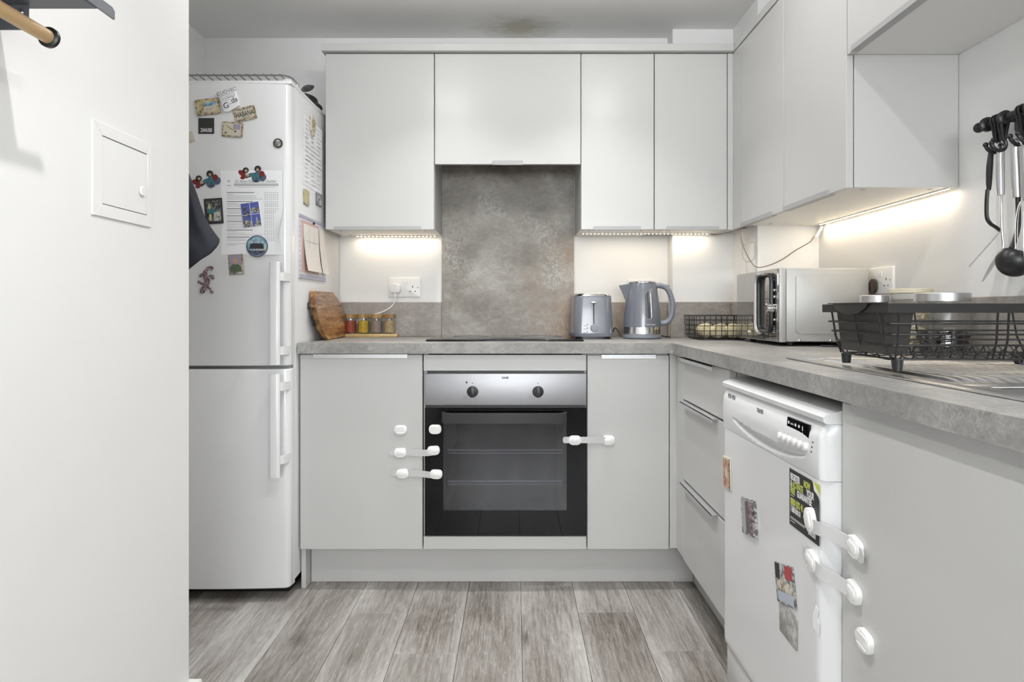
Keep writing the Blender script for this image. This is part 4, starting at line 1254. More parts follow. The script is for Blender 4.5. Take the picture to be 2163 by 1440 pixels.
# calendar
M = FS(660, 527)
o = thing('wall_calendar', 'pink and cream monthly calendar in a clear holder on the fridge side', 'calendar', M, group='papers on the fridge')
W_, H_ = 0.35, 0.236
C_PINK = mat('dusty_pink_print', (0.62, 0.42, 0.38), 0.5); C_LAV = mat('lavender_edge', (0.42, 0.42, 0.52), 0.4); C_PAGE = mat('cream_page', (0.80, 0.76, 0.70), 0.6)
B(M).prism(rrect(W_, H_, 0.003), 0, 0.002).part('holder', mat('pale_lavender_sheet', (0.66, 0.65, 0.70), 0.4), o)
B(M).prism(rect(-W_/2, H_/2 - 0.010, W_/2, H_/2), 0.002, 0.004).part('top_rail', C_LAV, o)
B(M).prism(rect(-W_/2, -H_/2, W_/2, -H_/2 + 0.014), 0.002, 0.005).part('bottom_rail', C_LAV, o)
for k in range(11):
    y = 0.085 - k * 0.018
    patch(o, M, rect(-W_/2 + 0.008, y, -W_/2 + 0.02, y + 0.008), 0.002, C_LAV, 'index_mark')
B(M).prism(rect(-0.145, -0.095, 0.075, 0.098), 0.002, 0.0028).part('board', C_PINK, o)


def page(x0, x1, lift, nm):
    def f(u, v):
        x = x0 + (x1 - x0) * u; y = -0.088 + 0.176 * v
        return Vector((x + 0.02 * (1 - v) ** 2, y, 0.0032 + lift * (1 - v) ** 2))
    B(M).grid(f, 6, 10, (0, 0, 0.0004)).part(nm, C_PAGE, o)


page(-0.125, 0.062, 0.012, 'page')
page(0.082, 0.168, 0.010, 'page')
for x in (-0.06, 0.0):
    patch(o, M, rect(x, 0.0, x + 0.0012, 0.08), 0.0075, M_INKL, 'rule', 0.0002)
patch(o, M, rect(-0.12, 0.025, 0.062, 0.0264), 0.007, M_INKL, 'rule', 0.0002)
B(M).ball((0.0, H_/2 - 0.016, 0.006), (0.005, 0.006, 0.004), 10).part('clip', M_INKB, o)

# ------------------------------------------------------------------ dishwasher
DX = 0.557
DY0, DY1 = 1.236, 1.836
dw = thing('dishwasher', 'white freestanding dishwasher with magnets and a black sticker', 'dishwasher', (0.86, 1.536, 0.0))
B().box(0.600, 1.16, DY0 + 0.004, DY1 - 0.004, 0.02, 0.815).part('body', M_WHITE, dw)
b = B()
prof = [(0.566, 0.8195), (0.559, 0.8225), (0.5575, 0.832), (0.563, 0.836), (0.600, 0.8465), (0.64, 0.847), (1.16, 0.847), (1.16, 0.8195)]
b.prism([(p[0], p[1]) for p in prof], -DY1, -DY0, M=fr((0, 0, 0), (1, 0, 0), (0, 0, 1)), bev=0.0)
b.part('lid', M_WHITE, dw)


def lens(y, z):
    """depth of the grip recess on the control panel"""
    uy = (y - 1.515) / 0.215
    if abs(uy) >= 1: return 0.0
    mid = 0.7335 + 0.018 * uy * uy
    hh = 0.013 * math.sqrt(1 - uy * uy) + 1e-6
    v = (z - mid) / hh
    if abs(v) >= 1: return 0.0
    return 0.020 * (1 - uy * uy) ** 0.5 * min(1.0, (1 - abs(v)) * 2.2) if v < 0.75 else 0.020 * (1 - uy * uy) ** 0.5 * min(1.0, (1 - v) * 6)


def panelf(u, v):
    y = DY1 - (DY1 - DY0) * u; z = 0.7155 + (0.8185 - 0.7155) * v
    ue = (u - 0.5) * 2
    x = DX - 0.006 * math.sin(math.pi * min(1, v * 1.15)) * (1 - abs(ue) ** 6)
    x += 0.012 * max(0, v - 0.72) / 0.28 * (max(0, v - 0.72) / 0.28)
    e = max(0, abs(ue) - 0.955) / 0.045
    x += 0.030 * (1 - math.sqrt(max(0, 1 - e * e)))
    return Vector((x + lens(y, z), y, z))


b = B(); b.grid(panelf, 150, 44, (0.035, 0, 0))
cp = b.part('control_panel', M_WHITE, dw, ang=50)


def doorf(u, v):
    y = DY1 - (DY1 - DY0) * u; z = 0.132 + (0.7145 - 0.132) * v
    ue = (u - 0.5) * 2
    e = max(0, abs(ue) - 0.93) / 0.07
    x = DX + 0.030 * (1 - math.sqrt(max(0, 1 - e * e)))
    e2 = max(0, 0.05 - v) / 0.05
    return Vector((x + 0.012 * (1 - math.sqrt(max(0, 1 - e2 * e2))), y, z))


b = B(); b.grid(doorf, 60, 40, (0.035, 0, 0)); dd = b.part('door', M_WHITE, dw, ang=50)
B().box(0.568, 0.60, DY0 + 0.006, DY1 - 0.006, 0.02, 0.13, 0.003).part('kick_panel', M_WHITE, dw)
for x, y in ((0.64, DY0 + 0.05), (0.64, DY1 - 0.05), (1.12, DY0 + 0.05), (1.12, DY1 - 0.05)):
    B().cyl((x, y, 0.0), (x, y, 0.02), 0.02, n=14).part('foot', M_BLACK, dw)


def DP(px, py, X=DX - 0.0065):
    p = onx(px, py, X); return FXN(X, p.y, p.z)


def yz(px, py, X): p = onx(px, py, X); return p.y, p.z


def DPN(px, py):
    """on the curved control panel"""
    X = DX - 0.0065
    for _ in range(3):
        p = onx(px, py, X); u = (DY1 - p.y) / 0.6; v = (p.z - 0.7155) / 0.103
        X = panelf(u, min(1, max(0, v))).x - 0.0006
    return FXN(X, p.y, p.z)


B(DPN(1605, 870)).text('ZANUSSI', 0.018, sx=0.55, bold=0.0006, h=0.0003).part('lettering', M_INK, cp)
for px, py in ((1541, 838.5), (1549, 842)):
    B(DPN(px, py)).prism(rrect(0.022, 0.018, 0.005), -0.001, 0.0006).part('rating_label', M_INK, cp)
    B(DPN(px, py)).text('A+', 0.010, M=Matrix.Translation((0, 0, 0.0007)), h=0.0001).part('lettering', M_WHITEINK, cp)
# display window: lies on the panel between its four corners
M = DPN(1685, 902)
w_, h_ = 0.104, 0.0265
B(M).prism([(-w_/2, -h_/2), (w_/2, -h_/2 ), (w_/2 + 0.001, h_/2), (-w_/2 + 0.004, h_/2)], -0.003, 0.0012).part('display', M_BLACKGL, cp)
for k in range(5):
    x = -0.041 + k * 0.0165
    b = B(M)
    if k == 1: b.text('AUTO', 0.005, M=Matrix.Translation((x, 0.002, 0.0014)), h=0.0001)
    elif k == 4: b.prism(rect(x - 0.0015, -0.003, x + 0.0015, 0.006), 0.0013, 0.0016)
    else: b.prism([(p[0] + x, p[1] + 0.003) for p in circ(0.0038, 12, 0.0032)], 0.0013, 0.0016)
    b.prism(rect(x - 0.001, -0.0085, x + 0.001, -0.006), 0.0013, 0.0016)
    b.part('icon', M_WHITEINK, cp)
for px, py in ((1648, 920), (1657.5, 924.5), (1667.5, 928.5), (1679, 933.5), (1690, 938), (1702, 943)):
    M = DPN(px, py)
    B(M).lathe([(0.0075, -0.002), (0.0075, 0.003), (0.006, 0.005), (0.003, 0.0058)], 16).part('button', M_PLAST, cp)
for px, py in ((1716.5, 934), (1714.5, 944), (1713.5, 954)):
    B(DPN(px, py)).prism(circ(0.0016, 10), -0.001, 0.0006).part('lamp', M_INKB, cp)

# sticker on the door
y0, y1 = 1.3835, 1.2485; zc = 0.6505
M = FXN(DX - 0.0006, (y0 + y1) / 2, zc)
o = thing('guarantee_sticker', 'black sticker with white and lime lettering on the dishwasher door', 'sticker', M)
w_, h_ = 0.135, 0.113
B(M).prism([(-w_/2, -h_/2), (w_/2, -h_/2), (w_/2, h_/2 - 0.030), (w_/2 - 0.004, h_/2 - 0.024), (w_/2 - 0.022, h_/2 - 0.017), (w_/2 - 0.027, h_/2 - 0.003), (w_/2 - 0.032, h_/2), (-w_/2, h_/2)], 0, 0.0004).part('sheet', M_INKB, o)
B(M).prism([(w_/2 - 0.026, h_/2), (w_/2, h_/2), (w_/2, h_/2 - 0.020)], 0, 0.0004).part('corner', M_LIME, o)
B(M).prism([(w_/2 - 0.026, h_/2), (w_/2, h_/2 - 0.020), (w_/2 - 0.021, h_/2 - 0.016)], 0.0004, 0.0007).part('fold', M_WHITEINK, o)


def stx(body, x, y, s, m, sx=0.52):
    B(M).text(body, s, M=Matrix.Translation((x, y, 0.0006)), sx=sx, bold=0.0006, h=0.0001, align='LEFT').part('lettering', m, o)


stx('REGISTER', -0.062, 0.0415, 0.0175, M_WHITEINK, 0.60); stx('NOW', 0.001, 0.0415, 0.0175, M_LIME, 0.62)
stx('&', -0.062, 0.0275, 0.0175, M_WHITEINK, 0.6); stx('ACTIVATE', -0.052, 0.0275, 0.0175, M_LIME, 0.62); stx('YOUR', 0.014, 0.0275, 0.0175, M_WHITEINK, 0.66)
stx('FREE', -0.062, 0.0135, 0.0175, M_LIME, 0.62); stx('GUARANTEE', -0.030, 0.0135, 0.0175, M_WHITEINK, 0.66)
stx('0800 032 41', -0.062, -0.0085, 0.0185, M_LIME, 0.66)
stx('1 800 818 51', -0.062, -0.024, 0.014, M_WHITEINK, 0.66)
stx('ZANUSSI', 0.022, -0.044, 0.013, M_WHITEINK, 0.60)
for x0, x1, y in ((-0.062, -0.045, 0.0035), (-0.062, -0.03, -0.017), (-0.062, 0.008, -0.040), (-0.062, 0.006, -0.043), (-0.062, -0.04, -0.048)):
    patch(o, M, rect(x0, y, x1, y + 0.0011), 0.0005, M_WHITEINK, 'small_print', 0.0001)

# magnets on the dishwasher door
def DWM(y, z, rot): return FXN(DX - 0.0005, y, z) @ ROT(rot)


C_TERR = speckle('terracotta_print', [(0.30, 0.12, 0.07), (0.50, 0.26, 0.17), (0.62, 0.45, 0.35)], 90)
M = FXN(DX - 0.0005, 1.786, 0.600) @ ROT(4)
o = magnet('souvenir_magnet', 'terracotta picture magnet at the far edge of the dishwasher door', M, 0.060, 0.082, 0.004, C_CREAM, grp='dishwasher magnets')
patch(o, M, rect(-0.025, -0.036, 0.025, 0.036), 0.004, C_TERR)
patch(o, M, circ(0.012, 14), 0.0043, C_CREAM)
patch(o, M, rect(0.026, -0.040, 0.030, 0.040), 0.004, M_INKB)
M = FXN(DX - 0.0005, 1.615, 0.537) @ ROT(10)
C_LEO = speckle('striped_purple_print', [(0.04, 0.03, 0.035), (0.22, 0.15, 0.15), (0.45, 0.38, 0.37)], 110)
o = magnet('souvenir_magnet', 'grey and brown relief magnet in the middle of the dishwasher door', M, 0.090, 0.082, 0.006, C_GREYP, wavy(0.092, 0.084, 0.0014, seed=31), grp='dishwasher magnets')
patch(o, M, rect(0.016, -0.038, 0.042, 0.036), 0.006, C_LEO, h=0.003)
patch(o, M, rect(-0.004, -0.036, 0.012, 0.036), 0.006, M_METALGREY, h=0.004)
patch(o, M, rect(-0.038, -0.036, -0.008, 0.034), 0.006, mat('grey_card', (0.42, 0.41, 0.40), 0.6), h=0.0006)
M = FXN(DX - 0.0005, 1.404, 0.462) @ ROT(13)
o = magnet('photo_magnet', 'street photo magnet with a red block low on the dishwasher door', M, 0.100, 0.080, 0.0025, C_GREYP, rrect(0.100, 0.080, 0.003), grp='dishwasher magnets')
patch(o, M, rect(0.006, 0.012, 0.044, 0.038), 0.0025, mat('red_print', (0.42, 0.05, 0.06), 0.4))
patch(o, M, rect(-0.046, 0.008, -0.022, 0.038), 0.0025, M_INKB)
patch(o, M, rect(-0.040, -0.036, 0.042, -0.016), 0.0025, mat('pale_blue_print', (0.45, 0.50, 0.58), 0.4))
patch(o, M, rect(-0.040, -0.014, 0.044, 0.004), 0.0025, speckle('sandy_print', [(0.25, 0.2, 0.15), (0.5, 0.45, 0.36), (0.65, 0.62, 0.55)], 90))
M = FXN(DX - 0.0005, 1.390, 0.3865) @ ROT(-1)
o = magnet('photo_magnet', 'grey silver card magnet lowest on the dishwasher door', M, 0.092, 0.066, 0.0012, speckle('silver_grey_print', [(0.25, 0.25, 0.23), (0.36, 0.36, 0.34), (0.50, 0.50, 0.48)], 45, 0.35), rrect(0.092, 0.066, 0.006), grp='dishwasher magnets')
M = FXN(DX - 0.0004, 1.262, 0.455) @ ROT(5)
o = thing('sticker_residue', 'torn white sticker residue on the dishwasher door edge', 'sticker', M)
B(M).prism([(-0.012, -0.018), (0.010, -0.024), (0.014, -0.002), (0.006, 0.004), (0.012, 0.020), (0.002, 0.026), (-0.008, 0.012), (-0.014, 0.0)], 0, 0.0008).part('paper', M_PAPER, o)

# ------------------------------------------------------------------ child safety locks
def pad_geo(b, M, w=0.045, h=0.033, t=0.010, r=0.013):
    b.prism(rrect(w, h, r, 5), 0, t, 0.003, 2, M=M)


def lock_pad(label, M, dent=True):
    o = thing('lock_pad', label, 'child lock', M, group='child safety lock pieces')
    b = B(); pad_geo(b, M); b.part('pad', M_PLAST, o)
    b = B(M); b.prism(rrect(0.030, 0.004, 0.0018), 0.010, 0.0112, M=Matrix.Translation((0, 0.009, 0))); b.part('rim', M_PLAST, o)
    b = B(M); b.prism(rrect(0.030, 0.003, 0.0012), 0.010, 0.0110, M=Matrix.Translation((0, -0.010, 0))); b.part('rim', M_PLAST, o)
    return o


def strap_lock(label, MA, MB, path, hw=0.0115, th=0.0022, up=None):
    o = thing('safety_lock', label, 'child lock', MA, group='child safety lock pieces')
    for Mx in (MA, MB):
        b = B(); pad_geo(b, Mx); pd = b.part('pad', M_PLAST, o)
        B(Mx).prism(rrect(0.031, 0.017, 0.007), 0.010, 0.0115, 0.0005).part('button', M_PLAST, pd)
    pts = spline(path, 5)
    up = Vector(up or (0, 0, 1))
    t = bmesh.new(); rows = []
    for i, p in enumerate(pts):
        d = (pts[min(i+1, len(pts)-1)] - pts[max(i-1, 0)]).normalized()
        e = (up - d * up.dot(d)).normalized(); n = d.cross(e).normalized()
        k = 1.0
        if i in (0, len(pts) - 1): k = 0.55
        rows.append([t.verts.new(p + e * hw * k + n * th/2), t.verts.new(p - e * hw * k + n * th/2), t.verts.new(p - e * hw * k - n * th/2), t.verts.new(p + e * hw * k - n * th/2)])
    for a, c in zip(rows[:-1], rows[1:]):
        for k in range(4): t.faces.new((a[k], a[(k+1) % 4], c[(k+1) % 4], c[k]))
    t.faces.new(rows[0]); t.faces.new(rows[-1][::-1])
    b = B(); b.add(t); b.part('strap', M_STRAP, o)
    return o


def bf(px, py, y): return FY((px - CX) * y / F, y, H + (CY - py) * y / F)


lock_pad('single white lock pad on the left cabinet door, topmost', bf(846.5, 907, YD - 0.0002))
lock_pad('single white lock pad on the oven glass near the handle', bf(919.5, 906, YO - 0.0002))
MA, MB = bf(846, 955, YD - 0.0002), bf(916, 950.5, YO - 0.0002) @ ROT(4)
strap_lock('white strap lock joining cabinet and oven, middle of the left three', MA, MB, [at(822, 955.5, YD - 0.006), at(846, 955, YD - 0.006), at(880, 956, YD - 0.012), at(905, 956, YO - 0.008), at(912, 953, YO - 0.008)])
MA, MB = bf(850.5, 999, YD - 0.0002), bf(921.5, 1000.5, YO - 0.0002) @ ROT(-3)
strap_lock('white strap lock joining cabinet and oven, lowest of the left three', MA, MB, [at(828, 998, YD - 0.006), at(850, 999, YD - 0.006), at(885, 1000, YD - 0.012), at(912, 1003, YO - 0.008), at(918, 1002, YO - 0.008)])
MA, MB = bf(1285, 929, YD - 0.0002), bf(1214, 929, YO - 0.0002)
strap_lock('white strap lock joining the oven to the narrow right cabinet', MA, MB, [at(1189, 929, YO - 0.005), at(1214, 929, YO - 0.006), at(1248, 929, YO - 0.012), at(1285, 929, YD - 0.007)])


def xp(px, py, X): p = onx(px, py, X); return FXN(X, p.y, p.z)


MA = xp(1717, 1098, DX - 0.0012) @ ROT(-62); MB = xp(1811, 1155, XD - 0.0002) @ ROT(-12)
a, c = MA.translation, MB.translation
strap_lock('white strap lock over the dishwasher sticker to the sink cabinet, upper one', MA, MB,
           [(a.x - 0.008, a.y - 0.004, a.z - 0.008), (DX - 0.006, 1.236, 0.6305), (DX + 0.010, 1.212, 0.6265), (c.x - 0.008, c.y + 0.006, c.z + 0.001), (c.x - 0.008, c.y - 0.036, c.z - 0.008)], hw=0.0125)
MA = xp(1721, 1184, DX - 0.0002) @ ROT(-14); MB = xp(1808, 1250, XD - 0.0002) @ ROT(-16)
a, c = MA.translation, MB.translation
strap_lock('white strap lock from dishwasher to sink cabinet, lower one', MA, MB,
           [(a.x - 0.006, a.y + 0.036, a.z + 0.006), (a.x - 0.008, a.y, a.z), (DX - 0.006, 1.236, 0.5535), (DX + 0.010, 1.212, 0.5475), (c.x - 0.008, c.y + 0.005, c.z + 0.001)], hw=0.0125)
lock_pad('single white lock pad low on the sink cabinet door', xp(1832, 1353, XD - 0.0002) @ ROT(-8))

# ------------------------------------------------------------------ sink with drainer
M_SINK = mat('polished_sink_steel', (0.62, 0.62, 0.62), 0.27, metal=1)
sk = thing('sink', 'stainless steel inset sink with ridged drainer', 'sink', (0.905, 1.15, ZT1))
zs = ZT1 + 0.0006
sx0, sx1, sy0, sy1 = 0.670, 1.150, 0.66, 1.690
b = B()
b.box(sx0, 0.705, sy0, sy1, zs, zs + 0.0032, 0.0012, 2).box(1.105, sx1, sy0, sy1, zs, zs + 0.0032, 0.0012, 2)
b.box(0.705, 1.105, sy1 - 0.035, sy1, zs, zs + 0.0032, 0.0012, 2).box(0.705, 1.105, 1.045, 1.10, zs, zs + 0.0032, 0.0012, 2).box(0.705, 1.105, sy0, 0.70, zs, zs + 0.0032, 0.0012, 2)
b.part('rim', M_SINK, sk)
B().box(0.705, 1.105, 1.10, sy1 - 0.035, zs, zs + 0.0008).part('drainer', M_SINK, sk)
pro = None
for k in range(15):
    x = 0.735 + k * 0.0245
    if pro is None:
        def rf(u, v):
            L0, L1 = 1.115, 1.640
            y = L0 + (L1 - L0) * u
            e = min(1, u / 0.06, (1 - u) / 0.06)
            return Vector((x + (v - 0.5) * 0.014, y, zs + 0.0008 + 0.0062 * e * math.sin(math.pi * v)))
        b = B(); b.grid(rf, 20, 8); pro = b.part('drainer_ridge', M_SINK, sk, ang=80); xk = x
    else:
        share(pro, sk, (x - xk, 0, 0))
b = B()
b.box(0.722, 0.724, 0.702, 1.038, 0.76, zs).box(1.086, 1.088, 0.702, 1.038, 0.76, zs).box(0.724, 1.086, 0.702, 0.704, 0.76, zs).box(0.724, 1.086, 1.036, 1.038, 0.76, zs).box(0.722, 1.088, 0.702, 1.038, 0.757, 0.76)
b.box(0.705, 0.724, 0.70, 1.045, zs, zs + 0.0032).box(1.086, 1.105, 0.70, 1.045, zs, zs + 0.0032)
b.part('bowl', M_SINK, sk)
for k in range(3):
    B().box(0.80 + k * 0.014, 0.807 + k * 0.014, 1.0345, 1.036, 0.862, 0.888, 0.0005, 1).part('overflow_slot', M_INKB, sk)

# ------------------------------------------------------------------ dish rack
rk = thing('dish_rack', 'black wire dish rack with flat rim on the drainer', 'dish rack', (0.90, 1.36, zs + 0.005))
RX0, RX1, RY0, RY1 = 0.675, 1.120, 1.235, 1.500
zr0, zr1 = 1.0215, 1.0385
zf = zs + 0.0072
b = B()
b.box(RX0, RX1, RY0, RY0 + 0.003, zr0, zr1).box(RX0, RX1, RY1 - 0.003, RY1, zr0, zr1).box(RX0, RX0 + 0.003, RY0 + 0.003, RY1 - 0.003, zr0, zr1).box(RX1 - 0.003, RX1, RY0 + 0.003, RY1 - 0.003, zr0, zr1)
b.part('rim', M_BLACKM, rk)
zl = zf + 0.022                                       # level of the bottom wires
IN = 0.028


def ring(z, k):
    i = IN * (1 - k)
    return [(RX0 + i, RY0 + i, z), (RX1 - i, RY0 + i, z), (RX1 - i, RY1 - i, z), (RX0 + i, RY1 - i, z)]


for z, k in ((1.002, 0.86), (0.982, 0.68), (0.962, 0.48), (zl, 0.0)):
    pts = ring(z, k)
    cor = []
    for q in range(4):
        a = Vector(pts[q]); p0 = Vector(pts[q - 1]); p1 = Vector(pts[(q + 1) % 4])
        cor += [a + (p0 - a).normalized() * 0.02, a + (p0 - a).normalized() * 0.006 + (p1 - a).normalized() * 0.006, a + (p1 - a).normalized() * 0.02]
    B().tube(cor, 0.0019, 6, closed=True).part('wire', M_BLACKM, rk)
for x, y in ((RX0 + 0.02, RY0), (RX0 + 0.20, RY0), (RX0 + 0.22, RY0), (RX1 - 0.02, RY0), (RX0 + 0.02, RY1), (RX0 + 0.2, RY1), (RX1 - 0.03, RY1)):
    s_ = 1 if y == RY0 else -1
    B().tube([(x, y + 0.002 * s_, zr0 + 0.004), (x + 0.004, y + IN * 0.4 * s_, 0.97), (x + 0.008, y + IN * s_, zl)], 0.0021, 6).part('wire', M_BLACKM, rk)
for y in (RY0 + 0.04, RY0 + 0.13, RY1 - 0.04):
    for x, s_ in ((RX0, 1), (RX1, -1)):
        B().tube([(x + 0.002 * s_, y, zr0 + 0.004), (x + IN * 0.4 * s_, y, 0.97), (x + IN * s_, y, zl)], 0.0021, 6).part('wire', M_BLACKM, rk)
nb = 17
for k in range(nb):
    x = RX0 + IN + 0.012 + k * (RX1 - RX0 - 2 * IN - 0.024) / (nb - 1)
    pts = spline([(x, RY0 + IN - 0.002, zl + 0.016), (x, RY0 + IN + 0.002, zl + 0.004), (x, RY0 + IN + 0.018, zl - 0.002), (x, (RY0 + RY1) / 2 - 0.03, zl - 0.001), (x, (RY0 + RY1) / 2, zl + 0.020),
                  (x, (RY0 + RY1) / 2 + 0.03, zl - 0.001), (x, RY1 - IN - 0.018, zl - 0.002), (x, RY1 - IN - 0.002, zl + 0.004), (x, RY1 - IN + 0.002, zl + 0.016)], 4)
    B().tube(pts, 0.0014, 6).part('wire', M_BLACKM, rk)
for x, y in ((RX0 + 0.036, RY0 + 0.035), (RX0 + 0.036, RY1 - 0.035), (RX1 - 0.04, RY0 + 0.035), (RX1 - 0.04, RY1 - 0.035)):
    B(FZ(x, y, zf)).lathe([(0.0085, 0), (0.0105, 0.021)], 14).part('foot', M_BLACK, rk)

# cutlery holder hooked on the rack
ch = thing('cutlery_holder', 'dark grey plastic cutlery holder hooked over the dish rack end', 'holder', (0.72, 1.40, 0.945))


def tub(x0, x1, y0, y1, z0, z1, tp, th=0.0025):
    b = B()
    o_ = [(x0, y0), (x1, y0), (x1, y1), (x0, y1)]
    lo = [(x0 + tp, y0 + tp), (x1 - tp, y0 + tp), (x1 - tp, y1 - tp), (x0 + tp, y1 - tp)]
    t = bmesh.new()

    def ringv(pp, z, i): return [t.verts.new((p[0] + (i if p[0] < (x0+x1)/2 else -i), p[1] + (i if p[1] < (y0+y1)/2 else -i), z)) for p in pp]
    A = ringv(lo, z0, 0); Bv = ringv(o_, z1, 0); Cv = ringv(o_, z1, th); D = ringv(lo, z0 + th, th)
    for P, Q in ((A, Bv), (Bv, Cv), (Cv, D)):
        for k in range(4): t.faces.new((P[k], P[(k+1) % 4], Q[(k+1) % 4], Q[k]))
    t.faces.new(A[::-1]); t.faces.new(D)
    b.add(t)
    return b


tub(0.684, 0.742, 1.268, 1.455, 0.9435, 1.039, 0.008).part('tub', M_DKGREY, ch)
b = B()
b.box(0.668, 0.690, 1.262, 1.460, 1.0392, 1.0412, 0.0006, 1)
b.part('lip', M_DKGREY, ch)
pts = [(-0.072, 0.0), (0.072, 0.0), (0.062, -0.010), (0.035, -0.020), (0, -0.024), (-0.035, -0.020), (-0.062, -0.010)]
B(FXN(0.6735, 1.372, 1.0405)).prism(pts, 0, 0.0025, 0.0006).part('hook_flap', M_DKGREY, ch)

# ------------------------------------------------------------------ storage jars behind the rack
def jar(label, c, r, hbody, lidr, lidh, lidmat, z0=ZT1):
    o = thing('storage_jar', label, 'jar', (c[0], c[1], z0), group='storage jars')
    M = FZ(c[0], c[1], z0)
    B(M).lathe([(r - 0.004, 0.0005), (r, 0.006), (r, hbody - 0.012), (r - 0.004, hbody - 0.002), (r - 0.004, hbody)], 40, capb=True, capt=False).part('glass', M_GLASS, o)
    B(M).lathe([(lidr, hbody + 0.0002), (lidr, hbody + lidh - 0.001), (lidr - 0.002, hbody + lidh)], 40).part('lid', lidmat, o)
    return o


M_NUT = mat('cashew', (0.62, 0.52, 0.34), 0.5)
M_BEAN = mat('dark_bean', (0.022, 0.014, 0.016), 0.3)
o1 = jar('wide glass jar of dark beans with a steel lid behind the dish rack', (1.098, 1.755), 0.0655, 0.143, 0.064, 0.021, M_STEEL)
b = B(FZ(1.098, 1.755, ZT1))
for k in range(260):
    a = RND.uniform(0, 6.283); q = 0.055 * math.sqrt(RND.random()); zz = 0.010 + 0.055 * RND.random()
    b.ball((q * math.cos(a), q * math.sin(a), zz), (0.008, 0.0055, 0.005), 8, M=Matrix.Rotation(RND.uniform(0, 3.14), 4, 'Z'))
b.part('beans', M_BEAN, o1, kind='stuff')
o2 = jar('glass jar of pale nuts with a cream lid by the double socket', (1.115, 1.925), 0.052, 0.168, 0.0555, 0.012, mat('cream_lid', (0.66, 0.60, 0.45), 0.45))
b = B(FZ(1.115, 1.925, ZT1))
for k in range(240):
    a = RND.uniform(0, 6.283); q = 0.041 * math.sqrt(RND.random()); zz = 0.012 + 0.105 * RND.random()
    b.ball((q * math.cos(a), q * math.sin(a), zz), (0.011, 0.006, 0.006), 8, M=Matrix.Rotation(RND.uniform(0, 3.14), 4, 'Z') @ Matrix.Rotation(RND.uniform(-0.7, 0.7), 4, 'Y'))
b.part('nuts', M_NUT, o2, kind='stuff')
o3 = jar('small glass jar with a steel lid beside the microwave', (1.082, 2.045), 0.044, 0.143, 0.045, 0.021, M_STEEL)

# ------------------------------------------------------------------ microwave
mw = thing('microwave', 'silver microwave with mirrored door facing left', 'microwave', (1.02, 2.47, ZT1))
MX0, MX1, MY0, MY1, MZ0, MZ1 = 0.872, 1.172, 2.258, 2.672, 0.918, 1.164
M_MWS = mat('silver_paint', (0.50, 0.50, 0.49), 0.45, metal=0.35)
B().box(MX0 + 0.026, MX1, MY0 + 0.002, MY1 - 0.002, MZ0 + 0.002, MZ1, 0.004, 2).part('case', M_MWS, mw)
B().box(MX0 + 0.002, MX0 + 0.0255, MY0, MY1, MZ0, MZ1 + 0.001, 0.004, 2).part('front_frame', M_MWS, mw)
M = FY((MX0 + MX1) / 2 + 0.012, MY0 + 0.0018, (MZ0 + MZ1) / 2 + 0.004)
B(M).prism(rrect(0.212, 0.196, 0.012, 5), 0, 0.004, 0.0035, 3).part('side_emboss', M_MWS, mw)
for px in (1689, 1755):
    B(bf(px, 719, MY0 + 0.0018)).lathe([(0.0045, 0), (0.0045, 0.001), (0.002, 0.0022)], 14).part('screw', M_CHROME, mw)
M_MIRR = mat('mirror_glass', (0.42, 0.41, 0.39), 0.03, metal=0.85)
yS = 2.322
md = B().box(MX0 - 0.004, MX0 + 0.0018, yS + 0.0008, MY1 - 0.001, MZ0 + 0.004, MZ1 - 0.002, 0.001, 1).part('door', M_MIRR, mw)
mp = B().box(MX0 - 0.004, MX0 + 0.0018, MY0 + 0.004, yS - 0.0008, MZ0 + 0.004, MZ1 - 0.002, 0.001, 1).part('control_panel', M_MIRR, mw)
yy = lambda px, X: X * F / (px - CX)
# O-shaped handle frame
M = FXN(MX0 - 0.0042, 2.352, 1.049)
ring_ = rrect(0.122, 0.192, 0.028, 6)
b = B(M); b.tube([(p[0], p[1], 0.006) for p in ring_], 0.0085, 8, closed=True, flat=(1, 0.8)); b.part('ring_handle', M_BLACK, md)
b = B(M)
lf = [(p[0] - 0.010, p[1]) for p in rrect(0.125, 0.205, 0.034, 6) if p[0] < -0.020]
b.tube([(p[0], p[1], 0.012) for p in lf], 0.0075, 8, flat=(1.1, 0.9)); b.part('grip', M_MWS, md)
B(FXN(MX0 - 0.0042, 2.295, 1.045)).prism(rrect(0.038, 0.150, 0.004), 0, 0.0006).part('control_strip', M_BLACKGL, mp)
M = FXN(MX0 - 0.0042, 2.296, 1.126)
B(M).prism(rect(-0.015, -0.008, 0.015, 0.008), 0.0007, 0.0012).part('display', M_BLACKGL, mp)
B(M).text('12:00', 0.010, M=Matrix.Translation((0, 0, 0.0014)), h=0.0001).part('digits', mat('blue_digits', (0.1, 0.2, 0.9), 0.4, emit=(0.10, 0.22, 1.0), estr=1.2), mp)
for z in (1.092, 1.070, 0.993):
    B(FXN(MX0 - 0.0048, 2.292, z)).prism(rrect(0.030, 0.011, 0.005), 0.0, 0.004, 0.001).part('button', M_CHROME, mp)
B(FXN(MX0 - 0.0048, 2.296, 1.032)).lathe([(0.019, 0), (0.019, 0.004), (0.0165, 0.006), (0.0155, 0.022), (0.013, 0.024)], 28).part('knob', M_CHROME, mp)
for k in range(8):
    B(FXN(MX0 - 0.0048, 2.284 + 0.012 * (k % 2) + 0.002, 0.972 - 0.007 * (k // 2))).prism(rect(-0.003, -0.0015, 0.003, 0.0015), 0, 0.0004).part('icon', M_WHITEINK, mp)
B(FXN(MX0 - 0.0042, 2.53, 0.946)).prism(rrect(0.034, 0.008, 0.003), 0, 0.0005).part('logo', M_WHITEINK, md)
